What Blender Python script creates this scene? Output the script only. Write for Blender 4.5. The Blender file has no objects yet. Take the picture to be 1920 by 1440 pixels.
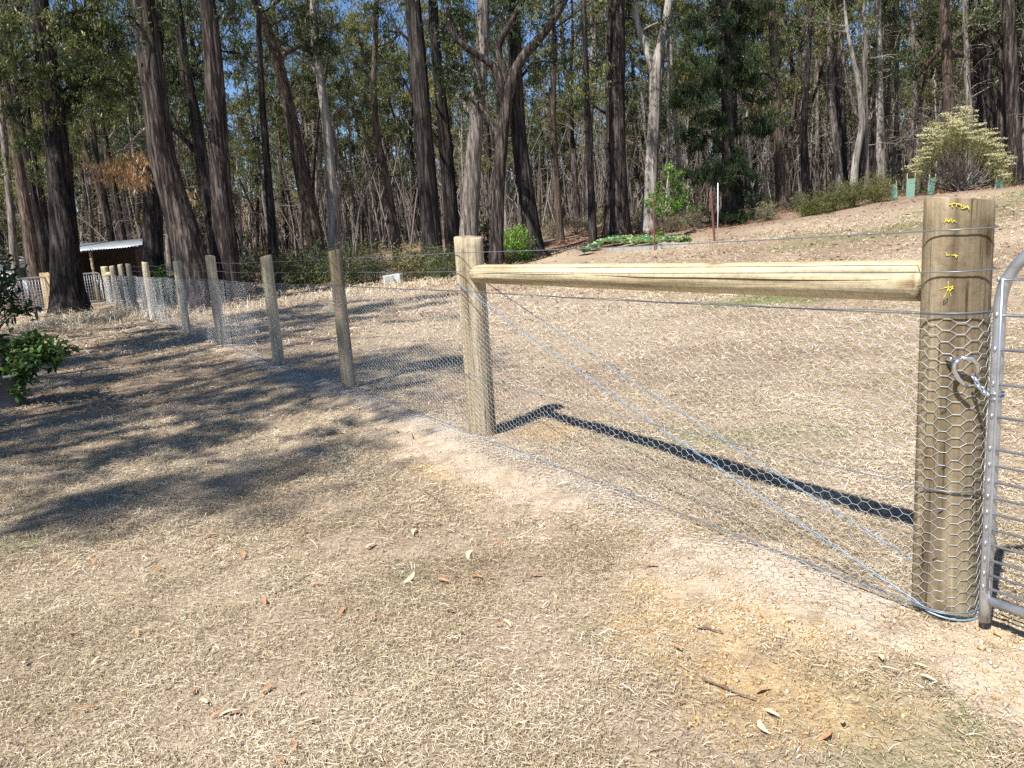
import bpy, math, random
import numpy as np
from mathutils import Matrix, Vector

# ------------------------------------------------------------------ camera, sky, sun, exposure
scene = bpy.context.scene
COL = scene.collection
CAM_H, F_PX, PITCH, ROLL = 1.30, 1440.0, math.radians(10.58), math.radians(3.88)
fw = np.array([0, math.cos(PITCH), -math.sin(PITCH)])
up0 = np.array([0, math.sin(PITCH), math.cos(PITCH)])
rt0 = np.array([1.0, 0, 0])
RT = math.cos(ROLL) * rt0 - math.sin(ROLL) * up0
UP = math.cos(ROLL) * up0 + math.sin(ROLL) * rt0
CPOS = np.array([0, 0, CAM_H])
cd = bpy.data.cameras.new('camera')
cam = bpy.data.objects.new('camera', cd)
COL.objects.link(cam)
cd.sensor_width = 36.0
cd.lens = F_PX / 1920 * 36
cd.clip_start, cd.clip_end = 0.05, 2000
M = Matrix.Identity(4)
for i in range(3):
    M[i][0], M[i][1], M[i][2], M[i][3] = RT[i], UP[i], -fw[i], CPOS[i]
cam.matrix_world = M
scene.camera = cam

SUN_EL, SHADOW_AZ = math.radians(56), math.radians(36)
world = bpy.data.worlds.new('World')
scene.world = world
world.use_nodes = True
wn = world.node_tree
sky = wn.nodes.new('ShaderNodeTexSky')
sky.sky_type = 'NISHITA'
sky.sun_disc = False
sky.sun_elevation = SUN_EL
sky.sun_rotation = math.pi + SHADOW_AZ
sky.air_density, sky.dust_density, sky.ozone_density = 0.9, 0.0, 4.0
sky.altitude = 1200
bg = wn.nodes['Background']
hs = wn.nodes.new('ShaderNodeHueSaturation')
hs.inputs['Saturation'].default_value = 1.04
wn.links.new(sky.outputs[0], hs.inputs['Color'])
wn.links.new(hs.outputs[0], bg.inputs[0])
bg.inputs[1].default_value = 0.092
sl = bpy.data.lights.new('sun', 'SUN')
sl.energy = 5.0
sl.angle = math.radians(0.55)
sl.color = (1.0, 0.97, 0.92)
so = bpy.data.objects.new('sun', sl)
COL.objects.link(so)
sdir = Vector((math.sin(SHADOW_AZ) * math.cos(SUN_EL), math.cos(SHADOW_AZ) * math.cos(SUN_EL), -math.sin(SUN_EL)))
so.rotation_euler = sdir.to_track_quat('-Z', 'Y').to_euler()
so.location = (-20, -20, 40)
scene.view_settings.view_transform = 'Standard'
scene.view_settings.look = 'None'
scene.view_settings.exposure = 0.80
scene.view_settings.gamma = 1
scene.cycles.max_bounces = 5
scene.cycles.diffuse_bounces = 3
scene.cycles.glossy_bounces = 2
scene.cycles.transmission_bounces = 3
scene.cycles.transparent_max_bounces = 4
scene.cycles.use_denoising = False
scene.cycles.sample_clamp_indirect = 4

R = np.random.default_rng(7)

# ------------------------------------------------------------------ camera helpers (photo pixel -> place)
def ray(px, py):
    return fw + RT * (px - 960) / F_PX - UP * (py - 720) / F_PX

def at_depth(px, py, Y):
    d = ray(px, py)
    return CPOS + d * (Y / d[1])

P0 = np.array([1.3558, 2.3142])               # the gate post
U = np.array([-0.5187, 0.85496])              # along the fence, away from the camera
N = np.array([0.85496, 0.5187])               # towards the field

def fence(t, s=0.0, z=0.0):
    q = P0 + U * t + N * s
    return np.array([q[0], q[1], z])

# ------------------------------------------------------------------ noise and terrain
def _hash(ix, iy, seed):
    h = (ix.astype(np.int64) * 374761393 + iy.astype(np.int64) * 668265263 + seed * 974634777) & 0x7fffffff
    h = ((h ^ (h >> 13)) * 1274126177) & 0x7fffffff
    return ((h ^ (h >> 16)) & 0xffff) / 65535.0

def vn(x, y, scale, seed=0):
    x = np.asarray(x, float) / scale
    y = np.asarray(y, float) / scale
    ix, iy = np.floor(x), np.floor(y)
    fx, fy = x - ix, y - iy
    fx, fy = fx * fx * (3 - 2 * fx), fy * fy * (3 - 2 * fy)
    a, b = _hash(ix, iy, seed), _hash(ix + 1, iy, seed)
    c, d = _hash(ix, iy + 1, seed), _hash(ix + 1, iy + 1, seed)
    return (a * (1 - fx) + b * fx) * (1 - fy) + (c * (1 - fx) + d * fx) * fy

def fbm(x, y, scale, seed=0, o=3):
    v, a, t = 0, 1.0, 0
    for i in range(o):
        v = v + a * vn(x, y, scale / 2 ** i, seed + i * 17)
        t += a
        a *= 0.5
    return v / t

def ts(x, y):
    dx, dy = np.asarray(x, float) - P0[0], np.asarray(y, float) - P0[1]
    return dx * U[0] + dy * U[1], dx * N[0] + dy * N[1]

def smooth(a, b, v):
    t = np.clip((np.asarray(v, float) - a) / (b - a), 0, 1)
    return t * t * (3 - 2 * t)

def zt(x, y):
    x = np.asarray(x, float)
    y = np.asarray(y, float)
    t, s = ts(x, y)
    k = 1.2
    rise = 0.058 * k * np.log1p(np.exp(np.clip((s - 1.2) / k, -30, 30)))
    rise = rise + 0.052 * np.clip(s - 10, 0, 12) - 0.028 * np.clip(s - 22, 0, 12) + 0.17 * np.clip(np.hypot(x, y) - 68, 0, 45) * smooth(-5, 25, y)
    far = smooth(5, 16, np.hypot(x, y))
    z = rise + (fbm(x, y, 2.2, 3) - 0.5) * (0.04 + 0.22 * far * smooth(2.0, 9, np.abs(s)))
    near = 1 - smooth(6, 16, np.hypot(x, y))
    z = z + near * ((vn(x, y, 0.23, 9) - 0.5) * 0.022 + (vn(x, y, 0.1, 12) - 0.5) * 0.012)
    d = smooth(0.55, 0.1, np.abs(s + 0.2)) * smooth(-0.8, 0.3, t) * (1 - smooth(24, 32, t))
    z = z + d * 0.035 * (0.5 + vn(x, y, 0.35, 21))
    return z - 0.02

def zg(x, y):
    return float(zt(np.array([x]), np.array([y]))[0])

def gp(px, py):
    """the point of the ground seen at a photo pixel"""
    d = ray(px, py)
    lo = 1.0
    t = np.linspace(1.2, 90, 1500)
    p = CPOS[None] + d[None] * t[:, None]
    under = p[:, 2] < zt(p[:, 0], p[:, 1])
    i = int(np.argmax(under)) if under.any() else len(t) - 1
    q = p[i]
    return np.array([q[0], q[1], zg(q[0], q[1])])

def bare_masks(x, y):
    """(bare pale soil, orange clods) as laid about by the digging of post holes and the netting trench"""
    t, s = ts(x, y)
    n1 = fbm(x, y, 0.5, 31)
    n2 = fbm(x, y, 0.22, 41)
    w = 0.16 + 0.28 * n1
    strip = smooth(w + 0.12, w - 0.1, np.abs(s + 0.12)) * smooth(0.9, 0.25, n2 * 0.9 + 0.12) * (1 - smooth(18, 26, t)) * smooth(-3, -0.4, t)
    def blob(tc, sc, rt_, rs):
        d = np.sqrt(((t - tc) / rt_) ** 2 + ((s - sc) / rs) ** 2) + (n1 - 0.5) * 1.1 + (n2 - 0.5) * 0.5
        return smooth(1.35, 0.3, d)
    pale = np.maximum.reduce([strip * 0.9, blob(3.2, -0.22, 1.0, 0.38), blob(2.3, -0.35, 0.9, 0.36), blob(0.45, -0.32, 0.75, 0.36), blob(-0.25, -0.15, 0.55, 0.35)])
    for tc in (5.74, 7.97, 11.05, 14.18, 18.8):
        pale = np.maximum(pale, 0.8 * blob(tc, -0.1, 0.5, 0.3))
    orange = np.maximum.reduce([blob(2.85, 0.45, 0.42, 0.28), 0.85 * blob(0.12, -0.68, 0.8, 0.36), 0.9 * blob(1.15, -0.05, 0.38, 0.16), 0.6 * blob(-0.5, 0.1, 0.5, 0.5), 0.5 * blob(0.5, 0.2, 0.5, 0.25), 0.7 * blob(2.6, -0.55, 0.7, 0.12), 0.7 * blob(11.05, 0.0, 0.4, 0.2)])
    mott = 0.55 + 0.6 * fbm(x, y, 0.16, 47)
    return np.clip(pale * mott, 0, 1), np.clip(orange * mott * 0.9, 0, 1)

def edge_s(x):
    """distance from the fence at which the woods begin"""
    x = np.asarray(x, float)
    return np.where(x < -5, 6.5 + 8.5 * smooth(-14, -4, x), 15 + 12 * smooth(0, 22, x))

def litter_mask(x, y):
    t, s = ts(x, y)
    e = edge_s(x)
    inside = smooth(-3.5, 1.0, s - e + (fbm(x, y, 3, 55) - 0.5) * 6)
    left = smooth(28, 34, np.asarray(y, float))
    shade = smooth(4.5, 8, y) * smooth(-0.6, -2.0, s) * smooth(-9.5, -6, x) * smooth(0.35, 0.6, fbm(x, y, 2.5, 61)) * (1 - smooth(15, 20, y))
    field = 0.55 * smooth(0.46, 0.66, fbm(x, y, 1.7, 63)) * smooth(3.5, 7, y)
    return np.clip(np.maximum.reduce([inside, left, 0.85 * shade, field]), 0, 1)

def green_mask(x, y):
    x = np.asarray(x, float); y = np.asarray(y, float)
    d1 = np.hypot((x - 4.3) / 1.5, (y - 10.6) / 0.9) + (fbm(x, y, 0.7, 71) - 0.5) * 1.2
    d2 = np.hypot((x - 9.0) / 3.0, (y - 17.5) / 1.6) + (fbm(x, y, 0.9, 73) - 0.5) * 1.2
    spots = smooth(0.72, 0.82, fbm(x, y, 0.9, 77)) * (1 - smooth(7, 11, y)) * 0.35
    d3 = np.hypot((x - 14) / 3.5, (y - 19) / 2.5) + (fbm(x, y, 0.9, 79) - 0.5) * 1.2
    return np.clip(np.maximum.reduce([smooth(1.1, 0.5, d1), 0.8 * smooth(1.1, 0.5, d2), 0.8 * smooth(1.1, 0.5, d3), spots]), 0, 1)

# ------------------------------------------------------------------ mesh helpers
class MB:
    """collects verts, tris, quads and an optional tint, then links them as ONE mesh object"""
    def __init__(self):
        self.v, self.q, self.t, self.tint, self.n = [], [], [], [], 0

    def add(self, v, quads=None, tris=None, tint=0.5):
        v = np.asarray(v, float).reshape(-1, 3)
        if quads is not None and len(quads):
            self.q.append(np.asarray(quads, np.int64).reshape(-1, 4) + self.n)
        if tris is not None and len(tris):
            self.t.append(np.asarray(tris, np.int64).reshape(-1, 3) + self.n)
        self.v.append(v)
        self.tint.append(np.broadcast_to(np.asarray(tint, float), (len(v),)))
        self.n += len(v)

    def mesh(self, name, mats, smooth_=True, extra=None):
        me = bpy.data.meshes.new(name)
        v = np.concatenate(self.v)
        q = np.concatenate(self.q) if self.q else np.zeros((0, 4), np.int64)
        t = np.concatenate(self.t) if self.t else np.zeros((0, 3), np.int64)
        me.vertices.add(len(v))
        me.vertices.foreach_set('co', v.astype(np.float32).ravel())
        loops = np.concatenate([q.ravel(), t.ravel()]).astype(np.int32)
        me.loops.add(len(loops))
        me.loops.foreach_set('vertex_index', loops)
        nf = len(q) + len(t)
        me.polygons.add(nf)
        ls = np.concatenate([np.arange(len(q)) * 4, len(q) * 4 + np.arange(len(t)) * 3]).astype(np.int32)
        me.polygons.foreach_set('loop_start', ls)
        me.polygons.foreach_set('loop_total', np.concatenate([np.full(len(q), 4), np.full(len(t), 3)]).astype(np.int32))
        me.polygons.foreach_set('use_smooth', np.full(nf, smooth_))
        a = me.attributes.new('tint', 'FLOAT', 'POINT')
        a.data.foreach_set('value', np.concatenate(self.tint).astype(np.float32))
        for k, val in (extra or {}).items():
            a = me.attributes.new(k, 'FLOAT', 'POINT')
            a.data.foreach_set('value', np.asarray(val, np.float32))
        me.update(calc_edges=True)
        for m in (mats if isinstance(mats, (list, tuple)) else [mats]):
            me.materials.append(m)
        return me

    def build(self, name, mats, parent=None, smooth_=True, extra=None):
        o = bpy.data.objects.new(name, self.mesh(name, mats, smooth_, extra))
        COL.objects.link(o)
        if parent is not None:
            o.parent = parent
            o.matrix_parent_inverse = Matrix.Translation(-parent.location)
        return o

    # shapes
    def tube(self, pts, rad, sides=8, cap=True, tint=0.5, ridge=None):
        pts = np.asarray(pts, float)
        n = len(pts)
        rad = np.broadcast_to(np.asarray(rad, float), (n,))
        tan = np.gradient(pts, axis=0)
        tan /= np.linalg.norm(tan, axis=1)[:, None] + 1e-12
        ref = np.array([1.0, 0, 0]) if abs(tan[0][0]) < 0.8 else np.array([0, 1.0, 0])
        a = np.cross(tan[0], ref); a /= np.linalg.norm(a)
        A = np.empty((n, 3))
        for i in range(n):
            a = a - tan[i] * (a @ tan[i])
            a /= np.linalg.norm(a) + 1e-12
            A[i] = a
        B = np.cross(tan, A)
        th = np.arange(sides) * 2 * math.pi / sides
        rr = rad[:, None] * np.ones((1, sides))
        if ridge is not None:
            rr = rr * ridge(th, n)
        v = pts[:, None] + rr[..., None] * (np.cos(th)[None, :, None] * A[:, None] + np.sin(th)[None, :, None] * B[:, None])
        i, j = np.meshgrid(np.arange(n - 1), np.arange(sides), indexing='ij')
        j2 = (j + 1) % sides
        quads = np.stack([i * sides + j, i * sides + j2, (i + 1) * sides + j2, (i + 1) * sides + j], -1).reshape(-1, 4)
        v = v.reshape(-1, 3)
        tris = None
        if cap:
            c0, c1 = len(v), len(v) + 1
            v = np.vstack([v, pts[0], pts[-1]])
            k = np.arange(sides); k2 = (k + 1) % sides
            tris = np.vstack([np.stack([np.full(sides, c0), k2, k], -1), np.stack([np.full(sides, c1), (n - 1) * sides + k, (n - 1) * sides + k2], -1)])
        self.add(v, quads, tris, tint)

    def box(self, c, size, rot=0.0, tint=0.5, bevel=0.0, tilt=None):
        c = np.asarray(c, float)
        sx, sy, sz = np.asarray(size, float) / 2
        b = min(bevel, sx * 0.9, sy * 0.9, sz * 0.9)
        if b <= 0:
            v = np.array([[x, y, z] for x in (-sx, sx) for y in (-sy, sy) for z in (-sz, sz)])
            q = [[0, 1, 3, 2], [4, 6, 7, 5], [0, 4, 5, 1], [2, 3, 7, 6], [0, 2, 6, 4], [1, 5, 7, 3]]
        else:
            prof = [(-sz, b), (-sz + b, 0), (sz - b, 0), (sz, b)]
            v, q = [], []
            for z, ins in prof:
                x_, y_ = sx - ins, sy - ins
                v += [[x_ - b, y_, z], [-x_ + b, y_, z], [-x_, y_ - b, z], [-x_, -y_ + b, z], [-x_ + b, -y_, z], [x_ - b, -y_, z], [x_, -y_ + b, z], [x_, y_ - b, z]]
            for i in range(3):
                for k in range(8):
                    k2 = (k + 1) % 8
                    q.append([i * 8 + k, i * 8 + k2, (i + 1) * 8 + k2, (i + 1) * 8 + k])
            v += [[0, 0, -sz], [0, 0, sz]]
            t = []
            for k in range(8):
                k2 = (k + 1) % 8
                t += [[32, k2, k], [33, 24 + k, 24 + k2]]
            v = np.array(v, float)
        v = np.asarray(v, float)
        if tilt is not None:
            v = v @ np.array(Matrix.Rotation(tilt[1], 3, tilt[0])).T
        cr, sr = math.cos(rot), math.sin(rot)
        v = v @ np.array([[cr, sr, 0], [-sr, cr, 0], [0, 0, 1]])
        self.add(v + c, q, t if b > 0 else None, tint)

    def leaves(self, c, d, length, width, tint, rng, fold=0.0):
        """kite shaped leaves: centres c, long axes d"""
        c = np.asarray(c, float); n = len(c)
        d = d / (np.linalg.norm(d, axis=1)[:, None] + 1e-9)
        w = np.cross(d, rng.normal(size=(n, 3)))
        w /= np.linalg.norm(w, axis=1)[:, None] + 1e-9
        L = np.broadcast_to(length, (n,))[:, None]; Wd = np.broadcast_to(width, (n,))[:, None]
        up = np.cross(w, d) * Wd * fold
        v = np.stack([c - d * L / 2, c + w * Wd / 2 - d * L * 0.08 + up, c + d * L / 2, c - w * Wd / 2 - d * L * 0.08 + up], 1).reshape(-1, 3)
        self.add(v, np.arange(4 * n).reshape(n, 4), None, np.repeat(np.broadcast_to(tint, (n,)), 4))

def link_empty(name, loc, label, cat, group=None):
    o = bpy.data.objects.new(name, None)
    o.empty_display_size = 0.2
    o.location = Vector([float(q) for q in loc])
    COL.objects.link(o)
    return tag(o, label, cat, group)

def tag(o, label=None, cat=None, group=None, kind=None):
    if label: o['label'] = label
    if cat: o['category'] = cat
    if group: o['group'] = group
    if kind: o['kind'] = kind
    return o

def copy_thing(root, loc, rotz, scale, label=None):
    r = root.copy(); COL.objects.link(r)
    r.location = Vector([float(q) for q in loc]); r.rotation_euler = (0, 0, rotz); r.scale = (scale,) * 3
    if label: r['label'] = label
    for ch in list(root.children):
        c = ch.copy(); COL.objects.link(c); c.parent = r
        for g in ch.children:
            d = g.copy(); COL.objects.link(d); d.parent = c
    return r

# ------------------------------------------------------------------ materials
def new_mat(name):
    m = bpy.data.materials.new(name)
    m.use_nodes = True
    nt = m.node_tree
    return m, nt, nt.nodes['Principled BSDF']

def nd(nt, typ, **kw):
    n = nt.nodes.new(typ)
    for k, v in kw.items():
        setattr(n, k, v)
    return n

def ramp(nt, fac, stops):
    r = nd(nt, 'ShaderNodeValToRGB')
    el = r.color_ramp.elements
    while len(el) < len(stops): el.new(0.5)
    for e, (p, c) in zip(el, stops):
        e.position = p; e.color = (*c, 1)
    nt.links.new(fac, r.inputs[0])
    return r.outputs[0]

def noise(nt, vec, scale, detail=4, rough=0.55, dist=0.0):
    n = nd(nt, 'ShaderNodeTexNoise')
    n.inputs['Scale'].default_value = scale
    n.inputs['Detail'].default_value = detail
    n.inputs['Roughness'].default_value = rough
    n.inputs['Distortion'].default_value = dist
    if vec is not None: nt.links.new(vec, n.inputs['Vector'])
    return n.outputs['Fac']

def mapped(nt, scale, out='Object', rnd=False):
    tc = nd(nt, 'ShaderNodeTexCoord')
    mp = nd(nt, 'ShaderNodeMapping')
    mp.inputs['Scale'].default_value = scale
    nt.links.new(tc.outputs[out], mp.inputs['Vector'])
    return mp.outputs[0]

def mix(nt, fac, a, b, mode='MIX'):
    m = nd(nt, 'ShaderNodeMix', data_type='RGBA', blend_type=mode)
    for i, val in ((0, fac), (6, a), (7, b)):
        if isinstance(val, (int, float)): m.inputs[i].default_value = val
        elif isinstance(val, tuple): m.inputs[i].default_value = (*val, 1)
        else: nt.links.new(val, m.inputs[i])
    return m.outputs[2]

def math_(nt, op, a, b=None, c=None):
    m = nd(nt, 'ShaderNodeMath', operation=op)
    for i, v in enumerate((a, b, c)):
        if v is None: continue
        if isinstance(v, (int, float)): m.inputs[i].default_value = v
        else: nt.links.new(v, m.inputs[i])
    return m.outputs[0]

def bump(nt, bsdf, h, strength=0.5, dist=0.02):
    b = nd(nt, 'ShaderNodeBump')
    b.inputs['Strength'].default_value = strength
    b.inputs['Distance'].default_value = dist
    nt.links.new(h, b.inputs['Height'])
    nt.links.new(b.outputs[0], bsdf.inputs['Normal'])

def attr(nt, name):
    a = nd(nt, 'ShaderNodeAttribute', attribute_name=name)
    return a.outputs['Fac']

def bark_mat(name, dark, mid, light, rnd=0.25, scale=1.0, fine=9.0):
    m, nt, b = new_mat(name)
    v = mapped(nt, (scale * 14, scale * 14, scale * 1.1))
    n1 = noise(nt, v, 1.0, 5, 0.65, 0.6)
    v2 = mapped(nt, (1.2, 1.2, 0.35))
    n2 = noise(nt, v2, 1.0, 3)
    v3 = mapped(nt, (scale * fine * 5, scale * fine * 5, scale * 4))
    n3 = noise(nt, v3, 1.0, 3)
    h = math_(nt, 'ADD', math_(nt, 'MULTIPLY', n1, 0.75), math_(nt, 'MULTIPLY', n3, 0.25))
    c = ramp(nt, h, [(0.38, dark), (0.5, mid), (0.63, light)])
    info = nd(nt, 'ShaderNodeObjectInfo')
    f = math_(nt, 'ADD', math_(nt, 'MULTIPLY', n2, 1.1), math_(nt, 'MULTIPLY', info.outputs['Random'], rnd))
    c2 = mix(nt, 0.75, c, ramp(nt, f, [(0.3, (0.55, 0.52, 0.5)), (0.55, (0.95, 0.9, 0.86)), (0.85, (1.25, 1.2, 1.15))]), 'MULTIPLY')
    nt.links.new(c2, b.inputs['Base Color'])
    b.inputs['Roughness'].default_value = 0.95
    b.inputs['Specular IOR Level'].default_value = 0.15
    bump(nt, b, h, 1.0, 0.06)
    return m

def leaf_mat(name, stops, trans=0.22, rough=0.45, spec=0.4):
    m, nt, b = new_mat(name)
    info = nd(nt, 'ShaderNodeObjectInfo')
    t = math_(nt, 'ADD', attr(nt, 'tint'), math_(nt, 'MULTIPLY', math_(nt, 'SUBTRACT', info.outputs['Random'], 0.5), 0.46))
    c = ramp(nt, t, stops)
    nt.links.new(c, b.inputs['Base Color'])
    b.inputs['Roughness'].default_value = rough
    b.inputs['Specular IOR Level'].default_value = spec
    tr = nd(nt, 'ShaderNodeBsdfTranslucent')
    nt.links.new(mix(nt, 1.0, c, (1.3, 1.35, 0.7), 'MULTIPLY'), tr.inputs[0])
    mx = nd(nt, 'ShaderNodeMixShader')
    mx.inputs[0].default_value = trans
    nt.links.new(b.outputs[0], mx.inputs[1]); nt.links.new(tr.outputs[0], mx.inputs[2])
    nt.links.new(mx.outputs[0], nt.nodes['Material Output'].inputs[0])
    return m

def plain_mat(name, col, rough=0.6, metal=0.0, var=0.15, nscale=8.0, bmp=0.2, bdist=0.004, spec=0.5):
    m, nt, b = new_mat(name)
    v = mapped(nt, (1, 1, 1))
    n = noise(nt, v, nscale, 5, 0.6)
    lo = tuple(c * (1 - var * 2) for c in col); hi = tuple(min(1, c * (1 + var)) for c in col)
    nt.links.new(ramp(nt, n, [(0.3, lo), (0.5, col), (0.72, hi)]), b.inputs['Base Color'])
    b.inputs['Roughness'].default_value = rough
    b.inputs['Metallic'].default_value = metal
    b.inputs['Specular IOR Level'].default_value = spec
    if bmp: bump(nt, b, noise(nt, v, nscale * 6, 4), bmp, bdist)
    return m

def tint_mat(name, stops, rough=0.85, spec=0.2, trans=0.0):
    m, nt, b = new_mat(name)
    c = ramp(nt, attr(nt, 'tint'), stops)
    nt.links.new(c, b.inputs['Base Color'])
    b.inputs['Roughness'].default_value = rough
    b.inputs['Specular IOR Level'].default_value = spec
    return m

def timber_mat(name, pale, tan, stain, axis='Z', green=0.3, chk=0.8):
    """round treated pine: long grain, drying checks, tan and greenish streaks, knots"""
    m, nt, b = new_mat(name)
    st = {'Z': (26, 26, 1.3), 'X': (1.3, 26, 26)}[axis]
    st2 = {'Z': (9, 9, 0.55), 'X': (0.55, 9, 9)}[axis]
    st3 = {'Z': (60, 60, 1.6), 'X': (1.6, 60, 60)}[axis]
    g1 = noise(nt, mapped(nt, st), 1.0, 5, 0.6, 0.4)
    g2 = noise(nt, mapped(nt, st2), 1.0, 4, 0.6, 0.3)
    g3 = noise(nt, mapped(nt, st3), 1.0, 3, 0.6)
    c = ramp(nt, g2, [(0.34, stain), (0.48, tan), (0.60, pale)])
    c = mix(nt, 0.62, c, ramp(nt, g1, [(0.34, (0.5, 0.45, 0.38)), (0.5, (0.95, 0.93, 0.9)), (0.66, (1.25, 1.22, 1.15))]), 'MULTIPLY')
    blot = noise(nt, mapped(nt, (3.5, 3.5, 3.5)), 1.0, 5, 0.65)
    c = mix(nt, math_(nt, 'MULTIPLY', ramp(nt, blot, [(0.5, (0, 0, 0)), (0.7, (1, 1, 1))]), green), c, (0.20, 0.19, 0.085))
    checks = ramp(nt, g3, [(0.34, (0.2, 0.15, 0.11)), (0.40, (1, 1, 1))])
    c = mix(nt, chk, c, checks, 'MULTIPLY')
    vor = nd(nt, 'ShaderNodeTexVoronoi')
    vor.inputs['Scale'].default_value = 1.0
    nt.links.new(mapped(nt, {'Z': (7, 7, 2.6), 'X': (2.6, 7, 7)}[axis]), vor.inputs['Vector'])
    c = mix(nt, 0.75, c, ramp(nt, vor.outputs['Distance'], [(0.07, (0.3, 0.22, 0.15)), (0.14, (0.75, 0.68, 0.6)), (0.2, (1, 1, 1))]), 'MULTIPLY')
    dirt = noise(nt, mapped(nt, (38, 38, 38)), 1.0, 6, 0.75)
    c = mix(nt, 0.55, c, ramp(nt, dirt, [(0.36, (0.6, 0.56, 0.5)), (0.5, (1, 0.99, 0.97)), (0.66, (1.18, 1.16, 1.12))]), 'MULTIPLY')
    nt.links.new(c, b.inputs['Base Color'])
    b.inputs['Roughness'].default_value = 0.95
    b.inputs['Specular IOR Level'].default_value = 0.06
    h = math_(nt, 'ADD', math_(nt, 'MULTIPLY', g1, 0.6), math_(nt, 'ADD', math_(nt, 'MULTIPLY', g3, 0.6), math_(nt, 'MULTIPLY', dirt, 0.4)))
    bump(nt, b, h, 0.7, 0.010)
    return m

BARK = {
    'dark': bark_mat('dark_bark', (0.006, 0.0055, 0.0055), (0.026, 0.022, 0.021), (0.11, 0.095, 0.09)),
    'red': bark_mat('reddish_bark', (0.008, 0.0065, 0.006), (0.034, 0.027, 0.025), (0.16, 0.135, 0.12)),
    'brown': bark_mat('brown_bark', (0.02, 0.015, 0.012), (0.085, 0.064, 0.052), (0.24, 0.19, 0.155), scale=1.4),
    'grey': bark_mat('grey_bark', (0.045, 0.038, 0.034), (0.16, 0.14, 0.125), (0.36, 0.33, 0.30)),
    'pale': bark_mat('pale_bark', (0.10, 0.09, 0.08), (0.27, 0.25, 0.225), (0.46, 0.44, 0.40), scale=0.6),
    'twig': bark_mat('dead_twig_bark', (0.10, 0.085, 0.07), (0.23, 0.20, 0.175), (0.42, 0.39, 0.35), scale=1.5),
}
GUM = [(0.0, (0.012, 0.022, 0.010)), (0.35, (0.042, 0.060, 0.022)), (0.65, (0.115, 0.135, 0.048)), (0.85, (0.20, 0.21, 0.085)), (1.0, (0.25, 0.22, 0.11))]
LEAF = {
    'gum': leaf_mat('gum_leaf', GUM, 0.25, 0.45, 0.3),
    'olive': leaf_mat('olive_gum_leaf', [(0, (0.022, 0.03, 0.010)), (0.4, (0.115, 0.128, 0.046)), (0.8, (0.27, 0.265, 0.105)), (1, (0.38, 0.32, 0.17))], 0.3, 0.5, 0.25),
    'dark': leaf_mat('dark_needle', [(0, (0.006, 0.012, 0.006)), (0.6, (0.017, 0.030, 0.012)), (1, (0.05, 0.072, 0.026))], 0.12, 0.6, 0.2),
    'brown': leaf_mat('dead_leaf_brown', [(0, (0.20, 0.10, 0.045)), (0.5, (0.44, 0.255, 0.13)), (1, (0.62, 0.42, 0.25))], 0.2, 0.7, 0.2),
    'bright': leaf_mat('bright_leaf', [(0, (0.04, 0.09, 0.015)), (0.5, (0.11, 0.22, 0.03)), (1, (0.22, 0.36, 0.06))], 0.3, 0.45, 0.4),
    'pot': leaf_mat('glossy_leaf', [(0, (0.022, 0.05, 0.014)), (0.5, (0.065, 0.125, 0.03)), (1, (0.16, 0.22, 0.06))], 0.15, 0.3, 0.5),
    'shrub': leaf_mat('scrub_leaf', [(0, (0.02, 0.032, 0.012)), (0.45, (0.055, 0.075, 0.026)), (0.8, (0.13, 0.135, 0.05)), (1, (0.22, 0.18, 0.09))], 0.2, 0.55, 0.3),
    'cabbage': leaf_mat('cabbage_leaf', [(0, (0.12, 0.22, 0.14)), (0.5, (0.22, 0.37, 0.24)), (1, (0.46, 0.58, 0.30))], 0.15, 0.45, 0.4),
    'flower': leaf_mat('cream_flower_head', [(0, (0.30, 0.28, 0.12)), (0.5, (0.60, 0.55, 0.33)), (1, (0.78, 0.74, 0.54))], 0.2, 0.8, 0.2),
    'heath': leaf_mat('yellow_green_heath', [(0, (0.05, 0.06, 0.018)), (0.5, (0.13, 0.14, 0.04)), (0.85, (0.22, 0.20, 0.07)), (1, (0.26, 0.14, 0.07))], 0.2, 0.7, 0.2),
}
POST_WOOD = timber_mat('treated_pine_post', (0.50, 0.43, 0.31), (0.31, 0.25, 0.165), (0.17, 0.135, 0.09), 'Z', 0.3)
SLIM_WOOD = timber_mat('weathered_pine_post', (0.60, 0.54, 0.41), (0.50, 0.44, 0.315), (0.34, 0.29, 0.20), 'Z', 0.1)
RAIL_WOOD = timber_mat('pale_pine_rail', (0.64, 0.555, 0.385), (0.55, 0.465, 0.305), (0.46, 0.385, 0.25), 'X', 0.06, 0.35)
PALING_WOOD = timber_mat('pale_paling', (0.62, 0.50, 0.33), (0.50, 0.38, 0.23), (0.36, 0.26, 0.15), 'Z', 0.0)
GALV = plain_mat('galvanised_steel', (0.50, 0.52, 0.55), 0.38, 0.75, 0.12, 25, 0.1, 0.001)
NETGALV = plain_mat('galvanised_netting_wire', (0.60, 0.62, 0.65), 0.45, 0.35, 0.08, 30, 0)
SHINY = plain_mat('bright_zinc', (0.72, 0.74, 0.77), 0.22, 0.95, 0.08, 40, 0.1, 0.001)
WIRE = plain_mat('plain_fence_wire', (0.22, 0.26, 0.30), 0.4, 0.5, 0.1, 30, 0)
BLUEWIRE = plain_mat('blue_coated_wire', (0.26, 0.37, 0.47), 0.4, 0.3, 0.15, 60, 0)
STAPLE = plain_mat('staple_steel', (0.05, 0.055, 0.06), 0.5, 0.6, 0.1, 30, 0)
YELLOW = plain_mat('yellow_marking_crayon', (0.74, 0.62, 0.07), 0.9, 0, 0.1, 90, 0)
RUST = plain_mat('rusty_steel', (0.17, 0.065, 0.04), 0.8, 0.1, 0.25, 14, 0.4)
CONCRETE = plain_mat('concrete_block', (0.50, 0.49, 0.47), 0.9, 0, 0.1, 12, 0.5)
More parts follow.
